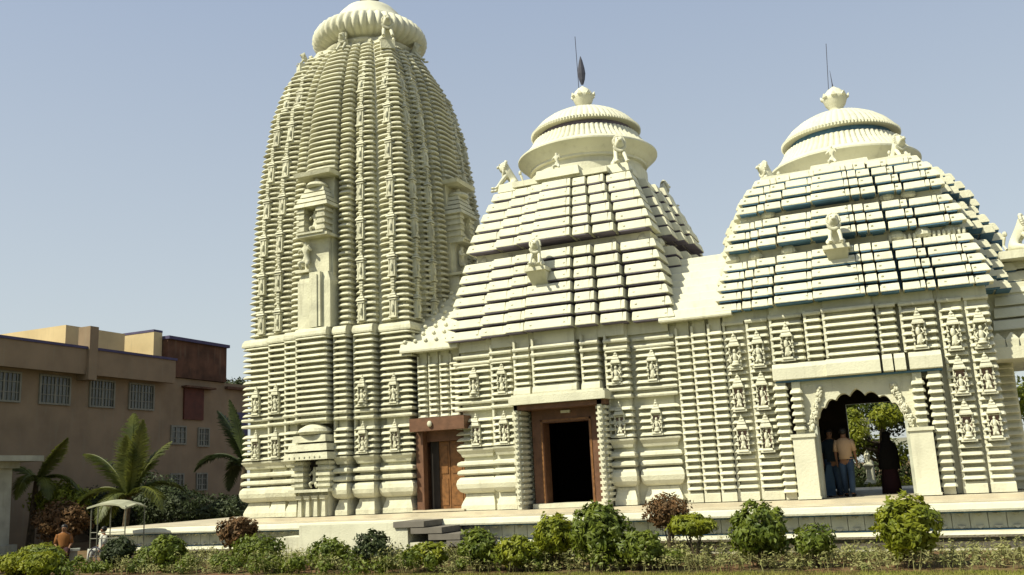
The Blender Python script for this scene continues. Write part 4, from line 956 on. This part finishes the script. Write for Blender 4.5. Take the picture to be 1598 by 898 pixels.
# canopied cart
t = thing('canopied_cart', 'small cart with a curved pale canopy on thin posts, left of the platform', 'cart', (-21.75, -3.0, G0))
c = MB(); n = 12; rings = []
for i in range(n+1):
    u = -.75+1.5*i/n; zc = 1.72+.10*cos(u*2.0)-(.05 if u > .6 else 0)
    rings.append([(u, -.42, zc-.05), (u, 0, zc+.04), (u, .42, zc-.05), (u, .42, zc-.08), (u, 0, zc+.01), (u, -.42, zc-.10)])
c.loft(rings); c.build('canopy', M['canopy'], t)
for x, y in ((-.62, -.36), (-.34, -.38), (.70, -.36), (-.62, .36), (.70, .36)):
    b = MB(); b.tube([(x, y, .0), (x, y, 1.68)], .018, 6); b.build('post', M['pole'], t)
for z in (.12, .78, .95):
    b = MB(); b.tube([(-.62, -.36, z), (.70, -.36, z)], .015, 6); b.build('rail', M['pole'], t)
b = MB(); b.box(-.6, .68, -.34, .34, .30, .38); b.build('deck', M['pole'], t)
for x in (-.36, .44):
    for y in (-.40, .40):
        b = MB(); rings = [[((.26+.02*cos(a))*cos(A)+x, y+.02*sin(a), .28+(.26+.02*cos(a))*sin(A)) for a in [2*pi*j/6 for j in range(6)]] for A in [2*pi*i/24 for i in range(25)]]
        b.loft(rings); [b.tube([(x, y, .28), (x+.25*cos(q), y, .28+.25*sin(q))], .006, 4) for q in [pi*j/4 for j in range(8)]]; b.build('wheel', M['metal'], t)

# ================================================================== PEOPLE
def person(label, x, y, z, rz, H=1.68, topm='navy', legm='denim', skirt=None, shawl=None, sleeve=True, seated=False, arm=(0.0, 0.0), shirt_len=.50, bag=False, stride=.07):
    t = thing('person', label, 'person', (x, y, z), rz, None); k = H/1.70
    hip = .92 if not seated else .46; up_ = hip-.92
    V = []; E = []; R = []
    def a(p, r, par=None):
        V.append((p[0]*k, p[1]*k, p[2]*k)); R.append(r*k)
        if par is not None: E.append((par, len(V)-1))
        return len(V)-1
    pel = a((0, 0, .94+up_), .125); wa = a((0, 0, 1.08+up_), .115, pel); ch = a((0, .01, 1.28+up_), .14, wa); sh = a((0, .01, 1.40+up_), .11, ch)
    nk = a((0, 0, 1.50+up_), .052, sh); hd = a((0, -.01, 1.57+up_), .085, nk); hd2 = a((0, -.01, 1.64+up_), .088, hd); a((0, 0, 1.69+up_), .05, hd2)
    a((0, -.095, 1.585+up_), .016, hd)
    for s, bend in ((-1, arm[0]), (1, arm[1])):
        s1 = a((s*.18, .01, 1.385+up_), .058, sh); el = a((s*.235, .02-bend*.08, 1.12+up_), .042, s1)
        wr_ = a((s*(.25-bend*.08), -.03-bend*.22, .88+up_+bend*.20), .028, el); pa = a((s*(.25-bend*.08), -.05-bend*.25, .80+up_+bend*.22), .03, wr_)
        hx, hy, hz_ = s*(.25-bend*.08), -.05-bend*.25, .80+up_+bend*.22
        for q in range(4):
            f1 = a((hx+s*.004, hy-.03+q*.02, hz_-.045), .010, pa); a((hx-s*.014, hy-.035+q*.02, hz_-(.085 if q in (1, 2) else .07)), .008, f1)
        a((hx-s*.02, hy-.05, hz_-.02), .010, pa)
        if not seated:
            h = a((s*.09, 0, .86), .095, pel); kn = a((s*.105, -.02-s*stride*.4, .49), .062, h); an = a((s*.11, .02-s*stride, .09), .040, kn); a((s*.12, -.10-s*stride, .04), .036, an)
        else:
            h = a((s*.10, -.02, .46), .095, pel); kn = a((s*.13, -.42, .47), .062, h); an = a((s*.12, -.42, .09), .040, kn); a((s*.12, -.54, .04), .036, an)
    link('body', skin_mesh('body', V, E, R, M['skin']), t)
    def shell(rings, m, name, n=16):
        b = MB(); rr = []
        for (cx, cy, cz, rx, ry) in rings:
            rr.append([(k*(cx+rx*cos(2*pi*j/n)*(1+.05*sin(j*2.3+cz*9))), k*(cy+ry*sin(2*pi*j/n)*(1+.05*cos(j*1.7+cz*7))), k*(cz+up_)) for j in range(n)])
        b.loft(rr); return b.build(name, M[m], t, smooth=True)
    shell([(0, 0, 1.42-shirt_len, .185, .15), (0, 0, 1.08, .165, .13), (0, .01, 1.28, .20, .145), (0, .01, 1.40, .21, .115), (0, .005, 1.455, .13, .09), (0, 0, 1.48, .07, .065)], topm, 'top')
    if sleeve:
        for s, bend in ((-1, arm[0]), (1, arm[1])):
            b = MB(); b.tube([tuple(k*c for c in p) for p in ((s*.16, .01, 1.41+up_), (s*.205, .015, 1.30+up_), (s*.235, .02-bend*.08, 1.14+up_))], [.075*k, .068*k, .06*k], 10); b.build('sleeve', M[topm], t, smooth=True)
    if skirt: shell([(0, .0, .06, .27, .24), (0, 0, .35, .25, .22), (0, 0, .7, .21, .18), (0, 0, .95, .185, .15), (0, 0, 1.08, .17, .135)], skirt, 'skirt')
    elif not seated:
        for s in (-1, 1):
            b = MB(); b.tube([tuple(k*c for c in p) for p in ((s*.08, 0, .98), (s*.09, 0, .80), (s*.105, -.02-s*stride*.4, .49), (s*.11, .02-s*stride, .10))], [.115*k, .105*k, .082*k, .068*k], 10); b.build('trouser_leg', M[legm], t, smooth=True)
            b = MB(); b.ball((k*s*.12, k*(-.05-s*stride), k*.04), (.05*k, .13*k, .045*k)); b.build('shoe', M['black'], t, smooth=True)
    else:
        for s in (-1, 1):
            b = MB(); b.tube([tuple(k*c for c in p) for p in ((s*.08, .02, .46), (s*.13, -.40, .48), (s*.12, -.42, .12))], [.12*k, .09*k, .07*k], 10); b.build('trouser_leg', M[legm], t, smooth=True)
    b = MB(); b.ball((0, .018*k, (1.645+up_)*k), (.098*k, .105*k, .098*k), 12); b.build('hair', M['hair'], t, smooth=True)
    for s in (-1, 1):
        b = MB(); b.ball((s*.033*k, -.098*k, (1.615+up_)*k), .011*k, 6); b.build('eye', M['hair'], t)
    if shawl: shell([(0, .03, .72, .30, .17), (0, .03, 1.0, .29, .18), (0, .02, 1.25, .27, .17), (0, .02, 1.42, .22, .14), (0, .02, 1.52, .11, .11), (0, .02, 1.62, .115, .125), (0, .02, 1.72, .09, .10), (0, .02, 1.75, .03, .04)], shawl, 'shawl')
    if bag: b = MB(); b.loft([[(k*p[0], k*p[1], k*p[2]) for p in r] for r in ([(-.30, -.16, .10), (-.02, -.18, .10), (-.02, -.10, .10), (-.30, -.08, .10)], [(-.26, -.18, .5), (-.02, -.2, .5), (-.02, -.1, .5), (-.26, -.08, .5)], [(-.16, -.16, .85), (-.06, -.16, .85), (-.06, -.1, .85), (-.16, -.1, .85)])]); b.build('hanging_cloth', M['bluecloth'], t)
    return t
person('person in dark teal against left side of the arch, blue cloth hanging in front', -2.0, 1.25, -.09, .3, 1.74, 'navy', 'denim', bag=True, arm=(.2, .3))
person('person with tan-pink top and dark blue jeans walking in under the arch, seen from behind', -1.62, .75, -.02, pi-.2, 1.66, 'tan', 'denim', arm=(.3, .1), shirt_len=.48, stride=.11)
person('person in black shawl and maroon dress standing at right of the arch', -.68, 2.3, -.09, pi+.5, 1.60, 'maroonc', 'maroonc', skirt='maroonc', shawl='black')
person('person in orange seated among the bushes left of the cart', -23.95, -2.9, G0, .8, 1.60, 'orange', 'maroonc', seated=True, arm=(.8, .8))
b = MB(); b.box(-.35, .35, -.2, .25, 0, .40); q = MB(); q.box(-.42, .42, -.26, .32, .40, .46); t = thing('garden_bench', 'low stone bench under the person in orange', 'bench', (-23.95, -2.85, G0), .8); b.build('bench_block', M['concrete'], t); q.build('seat', M['concrete'], t)
person('person in pale grey sitting at the left end of the canopied cart', -22.25, -3.0, G0+.02, -.5, 1.45, 'greyc', 'greyc', seated=True, arm=(.7, .5))
